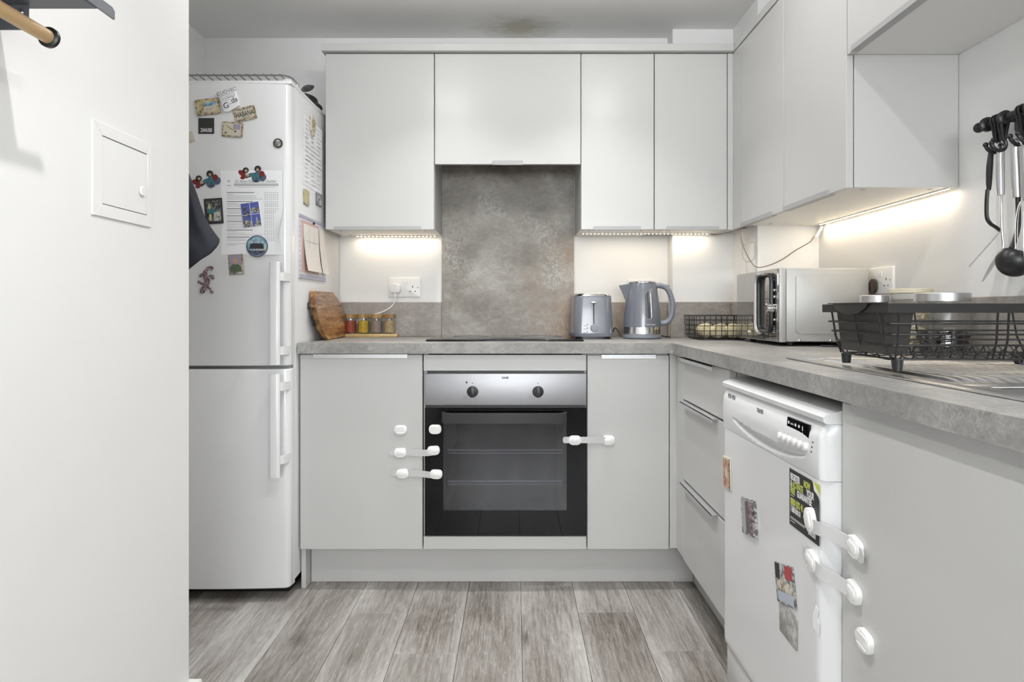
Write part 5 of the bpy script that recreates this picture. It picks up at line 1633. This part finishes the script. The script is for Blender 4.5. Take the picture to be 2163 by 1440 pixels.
for x, y in ((MX0 + 0.05, MY0 + 0.03), (MX1 - 0.03, MY0 + 0.03), (MX0 + 0.05, MY1 - 0.03), (MX1 - 0.03, MY1 - 0.03)):
    B().cyl((x, y, ZT1 + 0.0003), (x, y, MZ0 + 0.004), 0.011, 0.013, n=14).part('foot', M_BLACK, mw)
cable('black cable lying on the worktop in front of the microwave', [(1.00, 2.235, ZT1 + 0.003), (1.03, 2.215, ZT1 + 0.003), (1.07, 2.222, ZT1 + 0.003), (1.105, 2.235, ZT1 + 0.006), (1.14, 2.238, ZT1 + 0.003)], 0.0028, M_BLACK)

# ------------------------------------------------------------------ kettle
kx, ky = 0.533, 2.865
kt = thing('kettle', 'slate grey jug kettle with chrome band', 'kettle', (kx, ky, ZT1))
M = FZ(kx, ky, ZT1)
B(M).lathe([(0.066, 0.0005), (0.079, 0.003), (0.080, 0.012), (0.076, 0.016)], 40).part('power_base', M_SLATEP, kt)
B(M).lathe([(0.0755, 0.0165), (0.0785, 0.021), (0.0775, 0.049)], 48).part('chrome_band', M_CHROME, kt)
B(M).lathe([(0.0778, 0.0492), (0.0765, 0.09), (0.071, 0.15), (0.064, 0.200), (0.0585, 0.228), (0.0565, 0.232)], 48).part('body', M_SLATE, kt)
b = B(M); b.lathe([(0.057, 0.2322), (0.0565, 0.236), (0.052, 0.2385)], 40); ld = b.part('lid', M_SLATE, kt)
B(M).tube([(p[0], p[1], 0.2335) for p in circ(0.0572, 40)], 0.0012, 6, closed=True).part('lid_ring', M_CHROME, ld)
# spout: a V-shaped lip on the left
t_ = bmesh.new()
sp_ = [(-0.098, 0.0, 0.222), (-0.050, 0.030, 0.229), (-0.052, -0.030, 0.229), (-0.068, 0.016, 0.160), (-0.068, -0.016, 0.160), (-0.0965, 0, 0.215)]
q = [t_.verts.new(p) for p in sp_]
for f in ((0, 1, 2), (0, 3, 1), (0, 2, 4), (0, 4, 3), (1, 3, 4), (1, 4, 2)): t_.faces.new([q[i] for i in f])
b = B(M); b.add(t_); b.part('spout', M_SLATE, kt)
hpts = spline([(0.052, 0, 0.220), (0.075, -0.002, 0.222), (0.105, -0.003, 0.208), (0.124, -0.004, 0.165), (0.127, -0.004, 0.12), (0.118, -0.003, 0.085), (0.098, -0.002, 0.066), (0.074, 0, 0.064)], 6)
B(M).tube(hpts, 0.0115, 12, flat=(1.0, 1.25)).part('handle', M_SLATEP, kt)
B(M).ball((0.105, -0.003, 0.220), (0.010, 0.009, 0.006), 12).part('switch', M_SLATEP, kt)


def kr(z): return 0.0765 + (z - 0.09) * (0.071 - 0.0765) / 0.06 if z < 0.15 else 0.071 + (z - 0.15) * (0.064 - 0.071) / 0.05


wpts = []
for p in rrect(0.023, 0.115, 0.0113, 6):
    a = -1.38 + p[0] / 0.072; z = 0.138 + p[1]
    wpts.append(((kr(z) + 0.0006) * math.cos(a), (kr(z) + 0.0006) * math.sin(a), z))
B(M).tube(wpts, 0.0011, 6, closed=True).part('gauge_frame', M_CHROME, kt)
b = B(M)
b.grid(lambda u, v: Vector(((kr(0.085 + 0.107 * v) + 0.0004) * math.cos(-1.38 + (u - 0.5) * 0.012 / 0.072), (kr(0.085 + 0.107 * v) + 0.0004) * math.sin(-1.38 + (u - 0.5) * 0.012 / 0.072), 0.085 + 0.107 * v)), 4, 8)
b.part('gauge', mat('smoked_gauge', (0.07, 0.075, 0.09), 0.1), kt)
a = -1.30
Mt = M @ fr(((0.0784) * math.cos(a), 0.0784 * math.sin(a), 0.060), (-math.sin(a), math.cos(a), 0), (0, 0, 1))
B(Mt).text('morphy richards', 0.0075, sx=0.85, h=0.0001).part('lettering', M_WHITEINK, kt)
cable('black kettle cable curling on the worktop between toaster and kettle', [(0.449, 2.880, ZT1 + 0.006), (0.440, 2.92, ZT1 + 0.030), (0.434, 2.965, ZT1 + 0.042), (0.428, 2.995, ZT1 + 0.024), (0.420, 3.03, ZT1 + 0.004)], 0.0026, M_BLACK)
cable('black kettle cable coming out right of the kettle base', [(0.6155, 2.885, ZT1 + 0.012), (0.635, 2.90, ZT1 + 0.007), (0.665, 2.93, ZT1 + 0.003), (0.66, 2.95, ZT1 + 0.003)], 0.0026, M_BLACK)

# ------------------------------------------------------------------ toaster
tx, ty = (1254 - CX) * 2.80 / F, 2.925
to = thing('toaster', 'slate grey two-slice toaster seen from its lever end', 'toaster', (tx, ty, ZT1))
M = FZ(tx, ty, ZT1)
b = B(M); b.prism(rrect(0.148, 0.244, 0.035, 6), 0.0005, 0.010); b.part('base', M_BLACK, to)
b = B(M); b.prism(rrect(0.160, 0.256, 0.036, 7), 0.0102, 0.024, top=rrect(0.168, 0.264, 0.038, 7)); b.part('foot_band', M_SLATEP, to)
b = B(M); b.prism(rrect(0.165, 0.261, 0.036, 8), 0.0242, 0.178, 0.006, 3, top=rrect(0.153, 0.250, 0.036, 8)); b.part('body', M_SLATE, to)
b = B(M); b.prism(rrect(0.150, 0.247, 0.034, 8), 0.1782, 0.187, 0.003, 2, top=rrect(0.138, 0.236, 0.034, 8)); b.part('top_plate', M_CHROME, to)
for x in (-0.03, 0.03):
    B(M).box(x - 0.013, x + 0.013, -0.085, 0.085, 0.187, 0.1878).part('slot', M_INKB, to)
yf = -0.1262
B(M).box(-0.002, 0.002, yf - 0.0035, yf + 0.004, 0.062, 0.150).part('lever_slot', M_INKB, to)
B(M).box(-0.013, 0.013, yf - 0.019, yf - 0.0036, 0.147, 0.155, 0.002, 2).part('lever', M_CHROME, to)
M2 = M @ FY(0.002, yf - 0.0025, 0.046)
B(M2).lathe([(0.0155, -0.002), (0.0155, 0.009), (0.0135, 0.011)], 28).part('browning_dial', M_SLATEP, to)
for z in (0.060, 0.0455, 0.0305):
    B(M @ FY(-0.033, yf - 0.0025, z)).prism(rrect(0.0165, 0.0085, 0.004), -0.003, 0.003, 0.001).part('button', M_CHROME, to)

# ------------------------------------------------------------------ wire basket with potatoes
bk = thing('wire_basket', 'black wire basket holding potatoes beside the microwave', 'basket', (0.83, 2.815, ZT1))
BX0, BX1, BY0, BY1 = 0.722, 0.935, 2.695, 2.935


def brect(z, i):
    return [(BX0 + (BX1 - BX0) / 2 + p[0], BY0 + (BY1 - BY0) / 2 + p[1], z) for p in rrect(BX1 - BX0 - 2*i, BY1 - BY0 - 2*i, 0.03, 5)]


for z, i, r in ((ZT1 + 0.097, 0.0, 0.0022), (ZT1 + 0.078, 0.001, 0.0014), (ZT1 + 0.057, 0.002, 0.0014), (ZT1 + 0.037, 0.003, 0.0014), (ZT1 + 0.018, 0.006, 0.0014), (ZT1 + 0.0025, 0.016, 0.0022)):
    B().tube(brect(z, i), r, 6, closed=True).part('wire', M_BLACKM, bk)
def bwire(a, c):
    pts = [(a[0], a[1], ZT1 + 0.097), (a[0], a[1], ZT1 + 0.02)]
    d = (Vector((c[0], c[1], 0)) - Vector((a[0], a[1], 0))).normalized()
    B().tube([(a[0], a[1], ZT1 + 0.097), (a[0] + d.x * 0.005, a[1] + d.y * 0.005, ZT1 + 0.018), (a[0] + d.x * 0.016, a[1] + d.y * 0.016, ZT1 + 0.004),
              (c[0] - d.x * 0.016, c[1] - d.y * 0.016, ZT1 + 0.004), (c[0] - d.x * 0.005, c[1] - d.y * 0.005, ZT1 + 0.018), (c[0], c[1], ZT1 + 0.097)], 0.0014, 6).part('wire', M_BLACKM, bk)
for k in range(8):
    x = BX0 + 0.026 + k * (BX1 - BX0 - 0.052) / 7
    bwire((x, BY0), (x, BY1))
for k in range(8):
    y = BY0 + 0.026 + k * (BY1 - BY0 - 0.052) / 7
    bwire((BX0, y), (BX1, y))
M_POT = speckle('potato_skin', [(0.48, 0.42, 0.24), (0.63, 0.55, 0.36), (0.70, 0.64, 0.46)], 14, 0.55)
POT = [('pale potato at the left end of the wire basket', (0.775, 2.765), (0.026, 0.030, 0.027), 20), ('pale potato in front in the wire basket, near the middle', (0.812, 2.735), (0.034, 0.026, 0.025), 5),
       ('pale potato in front in the wire basket, next to the microwave', (0.872, 2.738), (0.036, 0.027, 0.025), -8), ('pale potato behind the others in the wire basket', (0.845, 2.800), (0.032, 0.026, 0.026), 30),
       ('pale potato at the right back of the wire basket', (0.893, 2.80), (0.028, 0.034, 0.026), 10), ('pale potato deepest in the wire basket', (0.79, 2.86), (0.030, 0.028, 0.025), 0)]
for lab, (x, y), r, a in POT:
    r = tuple(q * 1.12 for q in r)
    B().ball((x, y, ZT1 + 0.0062 + r[2]), r, 18, M=ROT(a)).single('potato', M_POT, lab, 'potato', 'potatoes in the wire basket')

# ------------------------------------------------------------------ chopping board
cb = thing('chopping_board', 'octagonal brown wooden chopping board leaning on the fridge side', 'chopping board', (-0.765, 2.82, ZT1))
outl = [(2.624, 1.093), (2.632, 1.099), (2.886, 1.100), (2.897, 1.096), (3.0, 1.052), (3.024, 0.940), (2.985, 0.909), (2.715, 0.9065), (2.648, 0.948), (2.600, 1.035)]
lean = lambda z: -0.028 * (z - ZT1) / 0.195
t_ = bmesh.new()
A = [t_.verts.new((-0.742 + lean(z), y, z)) for y, z in outl]
Bq = [t_.verts.new((-0.762 + lean(z), y, z)) for y, z in outl]
t_.faces.new(A); t_.faces.new(Bq[::-1])
for i in range(len(outl)): t_.faces.new((A[i], A[(i+1) % len(outl)], Bq[(i+1) % len(outl)], Bq[i]))
bmesh.ops.recalc_face_normals(t_, faces=t_.faces)
bmesh.ops.bevel(t_, geom=[e for e in t_.edges if abs(e.verts[0].co.x - e.verts[1].co.x) < 0.019], offset=0.002, segments=2, affect='EDGES')
b = B(); b.add(t_); b.part('board', M_ACACIA, cb)
for y0_, z0_, y1_, z1_ in ((2.606, 1.03, 2.622, 1.055), (2.640, 0.965, 2.656, 0.985)):
    B().box(-0.774 + lean(z0_), -0.7625 + lean(z0_), y0_ - 0.004, y1_ + 0.01, z0_, z1_, 0.003).part('iron_handle', M_BLACK, cb)
b = B(); b.tube(spline([(-0.771, 2.606, 1.04), (-0.775, 2.595, 1.0), (-0.771, 2.64, 0.965)], 5), 0.0035, 8); b.part('iron_handle', M_BLACK, cb)

# ------------------------------------------------------------------ spice jars on a bamboo tray
tr = thing('spice_tray', 'narrow bamboo tray holding four spice jars', 'tray', (-0.64, 3.03, ZT1))
B().box(-0.765, -0.520, 3.001, 3.060, ZT1 + 0.0003, ZT1 + 0.0145, 0.002, 2).part('base', M_BAMBOO, tr)
SP = [('spice jar with red powder and wooden lid, nearest the chopping board', (0.36, 0.055, 0.025)), ('spice jar with yellow powder and wooden lid', (0.62, 0.40, 0.03)),
      ('spice jar with grey-brown powder and wooden lid', (0.34, 0.26, 0.22)), ('spice jar with tan powder and wooden lid, nearest the plug', (0.50, 0.36, 0.19))]
M_LIDW = wood('walnut_lid', (0.20, 0.10, 0.035), (0.40, 0.24, 0.09), (0.58, 0.40, 0.18), 'Z', 0.45, 1.0)
for k, (lab, c) in enumerate(SP):
    x, y = (740.5 + k * 27.2 - CX) * 3.03 / F, 3.030
    zz = ZT1 + 0.0148
    o = thing('spice_jar', lab, 'jar', (x, y, zz), group='spice jars')
    M = FZ(x, y, zz)
    B(M).lathe([(0.0235, 0.0003), (0.0250, 0.003), (0.0250, 0.068)], 28, capt=False).part('glass', M_GLASS, o)
    B(M).lathe([(0.0225, 0.0045), (0.0228, 0.055), (0.020, 0.057)], 24).part('powder', speckle('spice_powder', [tuple(q * 0.75 for q in c), c], 90, 0.8), o)
    B(M).lathe([(0.0262, 0.0685), (0.0262, 0.085), (0.025, 0.0865)], 28).part('lid', M_LIDW, o)

# ------------------------------------------------------------------ sockets, plug
def socket(label, M, plug_left=False):
    o = thing('wall_socket', label, 'socket', M, group='double wall sockets')
    B(M).prism(rrect(0.146, 0.086, 0.004), 0, 0.009, 0.003, 2).part('plate', M_PLAST, o)
    for sx in (-1, 1):
        B(M).prism(rrect(0.011, 0.016, 0.001), 0.009, 0.0125, M=Matrix.Translation((sx * 0.0085, 0.021, 0))).part('rocker', M_PLAST, o)
        cxx = sx * 0.037
        for px_, py_, w_, h_ in ((0, 0.004, 0.004, 0.008), (-0.011, -0.017, 0.0065, 0.004), (0.011, -0.017, 0.0065, 0.004)):
            B(M).prism(rrect(w_, h_, 0.0006), 0.009, 0.0093, M=Matrix.Translation((cxx + px_, py_, 0))).part('pin_hole', M_INKB, o)
        B(M).prism(circ(0.0026, 12), 0.009, 0.0095, M=Matrix.Translation((sx * 0.060, 0.0, 0))).part('screw', M_INK, o)
    return o


socket('white double socket above the spice jars with one plug in it', bf(855, 607.5, YW - 0.0005))
socket('white double socket half hidden behind the kettle', bf(1359, 610, YW - 0.0005))
M = FXN(XR - 0.0005, 2.220, 1.121)
socket('white double socket on the right wall beside the microwave', M)
B(FXN(XR - 0.0125, 2.252, 1.103)).lathe([(0.022, 0.0005), (0.022, 0.007), (0.016, 0.0095)], 20, sy=1.15).single('plug', mat('brown_black_plug', (0.05, 0.035, 0.025), 0.4), 'dark plug in the right wall socket behind the microwave', 'plug')
M = bf(836, 609, YW - 0.0100)
pl = thing('plug', 'white plug in the socket above the spice jars', 'plug', M)
B(M).prism([(0, 0.024), (0.010, 0.021), (0.023, 0.008), (0.025, -0.010), (0.018, -0.021), (-0.018, -0.021), (-0.025, -0.010), (-0.023, 0.008), (-0.010, 0.021)], 0.0003, 0.026, 0.006, 3).part('shell', M_PLAST, pl)
B(M).prism(rrect(0.013, 0.020, 0.003), 0.006, 0.018, M=Matrix.Translation((0, -0.029, 0)), bev=0.002).part('cord_grip', M_PLAST, pl)
mt = M.translation
cable('white flex from the plug running behind the spice jars', [(mt.x, mt.y - 0.012, mt.z - 0.039), (mt.x - 0.002, mt.y - 0.012, mt.z - 0.06), (mt.x - 0.022, mt.y - 0.006, mt.z - 0.085), (mt.x - 0.055, mt.y - 0.006, mt.z - 0.105), (mt.x - 0.10, mt.y - 0.004, mt.z - 0.120), (mt.x - 0.17, mt.y - 0.004, mt.z - 0.150), (mt.x - 0.20, mt.y - 0.004, ZT1 + 0.004)], 0.0036, M_PLAST)

# ------------------------------------------------------------------ utensil rail with utensils
rl = thing('utensil_rail', 'black utensil rail on the right wall', 'rail', (1.19, 1.25, 1.477))
rx, rz = 1.148, 1.477
B().cyl((rx, 0.80, rz), (rx, 1.672, rz), 0.0085, n=18).part('bar', M_BLACK, rl)
b = B(); b.ball((rx, 1.690, rz), 0.0125, 16); b.cyl((rx, 1.665, rz), (rx, 1.69, rz), 0.0065, n=12); b.part('end_knob', M_BLACK, rl)
b = B(); b.lathe([(0.0095, 0.0), (0.0175, 0.004), (0.0175, 0.012), (0.0095, 0.016)], 22, M=Matrix.Translation((rx, 1.668, rz)) @ Matrix.Rotation(math.pi/2, 4, 'X')); b.part('collar', M_BLACK, rl)
for y in (1.600, 0.90):
    b = B(); b.cyl((rx, y, rz), (XR - 0.004, y, rz - 0.004), 0.009, n=14); b.part('bracket_arm', M_BLACK, rl)
    b = B(); b.prism([(p[0] + 0.0, p[1] - 0.008) for p in rrect(0.044, 0.068, 0.018, 5)], 0, 0.009, 0.003, 2, M=FXN(XR - 0.0005, y, rz)); b.part('bracket_plate', M_BLACK, rl)
    b = B(); b.lathe([(0.0095, 0), (0.0165, 0.003), (0.0165, 0.012), (0.0095, 0.015)], 20, M=Matrix.Translation((rx, y + 0.0075, rz)) @ Matrix.Rotation(math.pi/2, 4, 'X')); b.part('ring', M_BLACK, rl)


def hook(label, y):
    o = thing('rail_hook', label, 'hook', (rx, y, rz - 0.05), group='black rail hooks')
    for dy in (-0.0045, 0.0045):
        arc = [(rx + 0.0118 * math.cos(a), y + dy, rz + 0.0118 * math.sin(a)) for a in [math.radians(d_) for d_ in range(-40, 221, 20)]]
        B().tube([(rx + 0.002, y + dy * 0.6, rz - 0.052)] + arc[:1] + arc[1:] + [(rx - 0.003, y + dy * 0.6, rz - 0.052)], 0.0036, 7).part('loop', M_BLACK, o)
    pts = spline([(rx, y, rz - 0.048), (rx + 0.006, y, rz - 0.060), (rx + 0.002, y, rz - 0.073), (rx - 0.010, y, rz - 0.076), (rx - 0.022, y, rz - 0.070), (rx - 0.028, y, rz - 0.060)], 5)
    B().tube(pts, 0.0042, 8).part('hook_tip', M_BLACK, o)
    B().ball((rx - 0.028, y, rz - 0.058), 0.0062, 10).part('tip_ball', M_BLACK, o)
    return o


HY = (1.625, 1.605, 1.545, 1.520)
hook('black hook nearest the rail end, holding the black turner', HY[0])
hook('black hook beside the wall bracket, holding the steel server', HY[1])
hook('black hook holding the ladle', HY[2])
hook('black hook holding the whisk at the frame edge', HY[3])


def handle_loop(b, p, r=0.007):
    b.tube([(p[0] + r * math.cos(a), p[1], p[2] + r * 1.2 * math.sin(a)) for a in [2 * math.pi * i / 12 for i in range(12)]], 0.0016, 6, closed=True)


# black turner
Y = 1.640
o = thing('turner', 'black handled turner with a thin steel blade, first on the rail', 'utensil', at(2087, 400, Y), group='hanging utensils')
pts = spline([at(2097, 292, Y), at(2094, 315, Y), at(2090, 360, Y), at(2088.5, 402, Y)], 6)
B().tube(pts, [0.004, 0.0042, 0.0045, 0.0048, 0.005, 0.0055, 0.006, 0.0065, 0.007, 0.0075, 0.008, 0.0082, 0.0082, 0.008, 0.0078, 0.0075, 0.007, 0.006, 0.005][:len(pts)], 10, flat=(0.8, 1)).part('handle', M_BLACK, o)
pts = spline([at(2086, 400, Y), at(2084, 425, Y), at(2084.5, 458, Y), at(2092, 472, Y), at(2104, 480, Y), at(2114, 488, Y)], 5)
B().tube(pts, 0.0055, 8, flat=(0.7, 1)).part('neck', M_BLACK, o)
p0, p1 = at(2115, 487, Y), at(2047, 563, Y)
b = B()
wd = Vector((p0.x, p0.y, 0)).normalized()
b.grid(lambda u, v: p0.lerp(p1, u) + wd * (v - 0.5) * (0.05 + 0.02 * u), 6, 4, (0.0016, 0, 0.0016)); b.part('blade', M_STEEL, o)
# steel server
Y = 1.612
o = thing('cake_server', 'steel handled server with a slim blade, second on the rail', 'utensil', at(2113, 360, Y), group='hanging utensils')
b = B(); b.tube([at(2113, 318, Y), at(2113.5, 360, Y), at(2114, 412, Y)], [0.0085, 0.009, 0.0085], 16); hd = b.part('handle', M_STEEL, o)
b = B(); q = at(2112.5, 308, Y); handle_loop(b, q); b.part('hanging_loop', M_CHROME, hd)
b = B(); b.tube(spline([at(2115, 412, Y), at(2115.5, 470, Y), at(2117, 495, Y), at(2119, 518, Y), at(2116, 530, Y)], 5), 0.0028, 8); b.part('stem', M_STEEL, o)
p0, p1 = at(2117, 524, Y), at(2075, 595, Y)
wd = (Vector((p0.x, p0.y, 0)).normalized() + Vector((0.14, -0.1, 0.1))).normalized()
b = B(); b.grid(lambda u, v: p0.lerp(p1, u) + wd * ((v - 0.5) * 0.055 * math.sin(math.pi * (0.1 + 0.8 * u))), 10, 4, (0.0014, 0, 0.0014)); b.part('blade', M_STEEL, o)
# ladle
Y = 1.548
o = thing('ladle', 'black ladle with a steel handle, hanging on the rail', 'utensil', at(2148, 360, Y), group='hanging utensils')
b = B(); b.tube([at(2144, 311, Y), at(2146.5, 360, Y), at(2149, 417, Y)], [0.0095, 0.0105, 0.010], 16); hd = b.part('handle', M_STEEL, o)
b = B(); q = at(2146, 302, Y); handle_loop(b, q); b.part('hanging_loop', M_CHROME, hd)
b = B(); b.tube(spline([at(2150, 416, Y), at(2151, 445, Y), at(2150, 480, Y), at(2143, 508, Y), at(2136, 524, Y)], 5), 0.0055, 10); b.part('stem', M_BLACK, o)
c = at(2143, 551, Y)
prof = [(0.002, -0.036)] + [(0.037 * math.cos(a), 0.036 * math.sin(a)) for a in [math.radians(d_) for d_ in range(-75, 26, 10)]]
prof += [(p[0] * 0.94, p[1] * 0.94 + 0.001) for p in prof[::-1]]
b = B(); b.lathe(prof, 30, M=Matrix.Translation(c) @ Matrix.Rotation(0.5, 4, 'Y'), capt=True); b.part('bowl', M_BLACK, o)
# whisk
Y = 1.522
o = thing('whisk', 'steel wire whisk cut by the right edge of the photo', 'utensil', at(2172, 380, Y), group='hanging utensils')
b = B(); b.tube([at(2166, 312, Y), at(2168, 360, Y), at(2170, 420, Y)], 0.010, 16); hd = b.part('handle', M_STEEL, o)
b = B(); q = at(2163, 301, Y); handle_loop(b, q); b.part('hanging_loop', M_CHROME, hd)
top = at(2170, 420, Y); bot = at(2172, 572, Y)
for k in range(5):
    a = math.pi * k / 5
    dvec = Vector((math.cos(a), math.sin(a), 0))
    lp = []
    for i in range(25):
        th_ = math.pi * i / 24
        w_ = 0.026 * math.sin(th_) * (0.55 + 0.45 * math.sin(th_))
        sgn = -math.cos(th_)
        zt = (1 - (1 - abs(math.cos(th_)))) 
        z = bot.z + (top.z - bot.z) * abs(math.cos(th_)) ** 1.2
        side = dvec * (0.028 * math.sin(th_) ** 0.6 * (1 if sgn > 0 else -1) if abs(sgn) > 1e-6 else 0)
        lp.append(Vector((top.x, top.y, z)) + dvec * (0.028 * (1 if i > 12 else -1) * (math.sin(th_) ** 0.55) * (abs(math.cos(th_)) ** 0.25)))
    B().tube(lp, 0.0010, 6).part('wire', M_CHROME, o)

# ------------------------------------------------------------------ foreground wall: hatch, coat rack, coat
ah = thing('access_hatch', 'small white square access hatch in the foreground wall', 'hatch', (XF, 1.39, 1.27), kind='structure')
hy0, hy1 = 1.288, 1.497
hz0, hz1 = 1.207, 1.388
ah.location = (XF, (hy0 + hy1) / 2, hz0); WM[ah] = Matrix.Translation(ah.location)
b = B(FXP(XF, (hy0 + hy1) / 2, (hz0 + hz1) / 2))
W_, H_ = hy1 - hy0, hz1 - hz0
bw, bh = 0.030, 0.024
for pts in ([(-W_/2, -H_/2), (W_/2, -H_/2), (W_/2 - bw*0.55, -H_/2 + bh), (-W_/2 + bw, -H_/2 + bh)], [(-W_/2, H_/2), (-W_/2 + bw, H_/2 - bh), (W_/2 - bw*0.55, H_/2 - bh), (W_/2, H_/2)],
            [(-W_/2, -H_/2), (-W_/2 + bw, -H_/2 + bh), (-W_/2 + bw, H_/2 - bh), (-W_/2, H_/2)], [(W_/2, -H_/2), (W_/2, H_/2), (W_/2 - bw*0.55, H_/2 - bh), (W_/2 - bw*0.55, -H_/2 + bh)]):
    B(FXP(XF, (hy0 + hy1) / 2, (hz0 + hz1) / 2)).prism(pts, 0.0002, 0.0034, 0.0006, 1).part('frame', M_PLAST, ah)
M = FXP(XF, (hy0 + hy1) / 2 + 0.007, (hz0 + hz1) / 2)
B(M).prism(rect(-(W_ - bw*1.55)/2, -(H_ - 2*bh)/2, (W_ - bw*1.55)/2, (H_ - 2*bh)/2), 0.0001, 0.0006).part('recess', M_GAP, ah)  # dark sheet paints in the shadow line round the hatch door
hd = B(M).prism(rrect(W_ - bw*1.55 - 0.0026, H_ - 2*bh - 0.0034, 0.001), 0.0008, 0.0026, 0.0005, 1).part('door', M_PLAST, ah)
B(M).lathe([(0.0105, 0.0036), (0.0105, 0.006), (0.009, 0.0075)], 24, M=Matrix.Translation((0.058, -0.018, 0))).part('catch', M_PLAST, hd)

cr = thing('coat_rack', 'dark grey metal coat shelf with a wooden hanging rod, top left', 'coat rack', (-0.72, 0.75, 1.42))
b = B()
zsf = 1.494
b.box(-0.7985, -0.646, 0.35, 1.055, zsf - 0.002, zsf, 0.0004, 1); b.part('shelf', M_METALGREY, cr)
b = B(); b.prism([(0.35, zsf - 0.001), (1.097, zsf - 0.001), (1.097, zsf + 0.012), (1.090, zsf + 0.0165), (0.35, zsf + 0.0165)], -0.003, 0, M=fr((-0.643, 0, 0), (0, 1, 0), (0, 0, 1)))
b.part('front_lip', M_METALGREY, cr)
for y in (1.040, 0.42):
    b = B(); b.box(-0.7985, -0.742, y, y + 0.003, zsf - 0.040, zsf - 0.002, 0.0005, 1).box(-0.7985, -0.7955, y - 0.03, y, zsf - 0.06, zsf - 0.002)
    br = b.part('bracket', M_METALGREY, cr)
    B(FY(-0.752, y - 0.0005, zsf - 0.014)).lathe([(0.005, 0), (0.005, 0.002), (0.003, 0.0035)], 16).part('screw', M_CHROME, br)
rc = at(105, 80, 1.04)
rc2 = at(100, 76, 1.03)
B().cyl((rc.x, 0.30, rc.z), (rc.x, 1.036, rc.z), 0.0105, n=24).part('rod', M_ROD, cr)
b = B(); b.lathe([(0.0155, 0), (0.0155, 0.006), (0.0115, 0.008)], 28, M=Matrix.Translation((rc.x, 1.042, rc.z)) @ Matrix.Rotation(math.pi/2, 4, 'X')); b.part('rod_end', M_BLACK, cr)
for y in (0.42, 0.80):
    B().tube([(rc.x, y, rc.z + 0.011), (rc.x, y, zsf - 0.002)], 0.003, 6).part('rod_hanger', M_BLACK, cr)

co = thing('coat', 'dark navy coat hanging round the end of the foreground wall', 'coat', (-0.85, 1.72, 1.13))


def coatf(u, v):
    # v: 0 bottom .. 1 top, u: around
    z = 1.138 + 0.46 * v
    edge = [(-0.815, 0.0), (-0.768, 0.06), (-0.762, 0.09), (-0.780, 0.16), (-0.800, 0.24), (-0.822, 0.40), (-0.88, 0.75), (-0.93, 1.0)]
    xr = edge[-1][0]
    for (x0, v0), (x1, v1) in zip(edge[:-1], edge[1:]):
        if v0 <= v <= v1: xr = x0 + (x1 - x0) * (v - v0) / (v1 - v0); break
    xl = -1.10
    a = 2 * math.pi * u
    cxx, rxx = (xr + xl) / 2, (xr - xl) / 2
    dep = 0.048 + 0.014 * math.sin(3 * a + 5 * v) + 0.006 * math.sin(9 * a - 7 * v)
    low = 0.02 * (1 - v) ** 6 * math.sin(a * 4)
    tip = -0.022 * max(0, math.cos(a)) * (1 - v) ** 3 if False else 0.03 * max(0, math.cos(a)) ** 3 * (1 - v) ** 4
    return Vector((cxx + rxx * math.copysign(abs(math.cos(a)) ** 0.8, math.cos(a)), 1.760 + dep * math.sin(a), z + low + tip))


b = B(); b.grid(coatf, 60, 40); t2 = b.bm
bmesh.ops.remove_doubles(t2, verts=t2.verts, dist=0.0004)
b.part('body', M_NAVY, co, ang=80)
B().tube(spline([(-0.95, 1.745, 1.60), (-0.95, 1.742, 1.63), (-0.95, 1.70, 1.64), (-0.95, 1.68, 1.62)], 4), 0.004, 8).part('hanging_loop', M_NAVY, co)
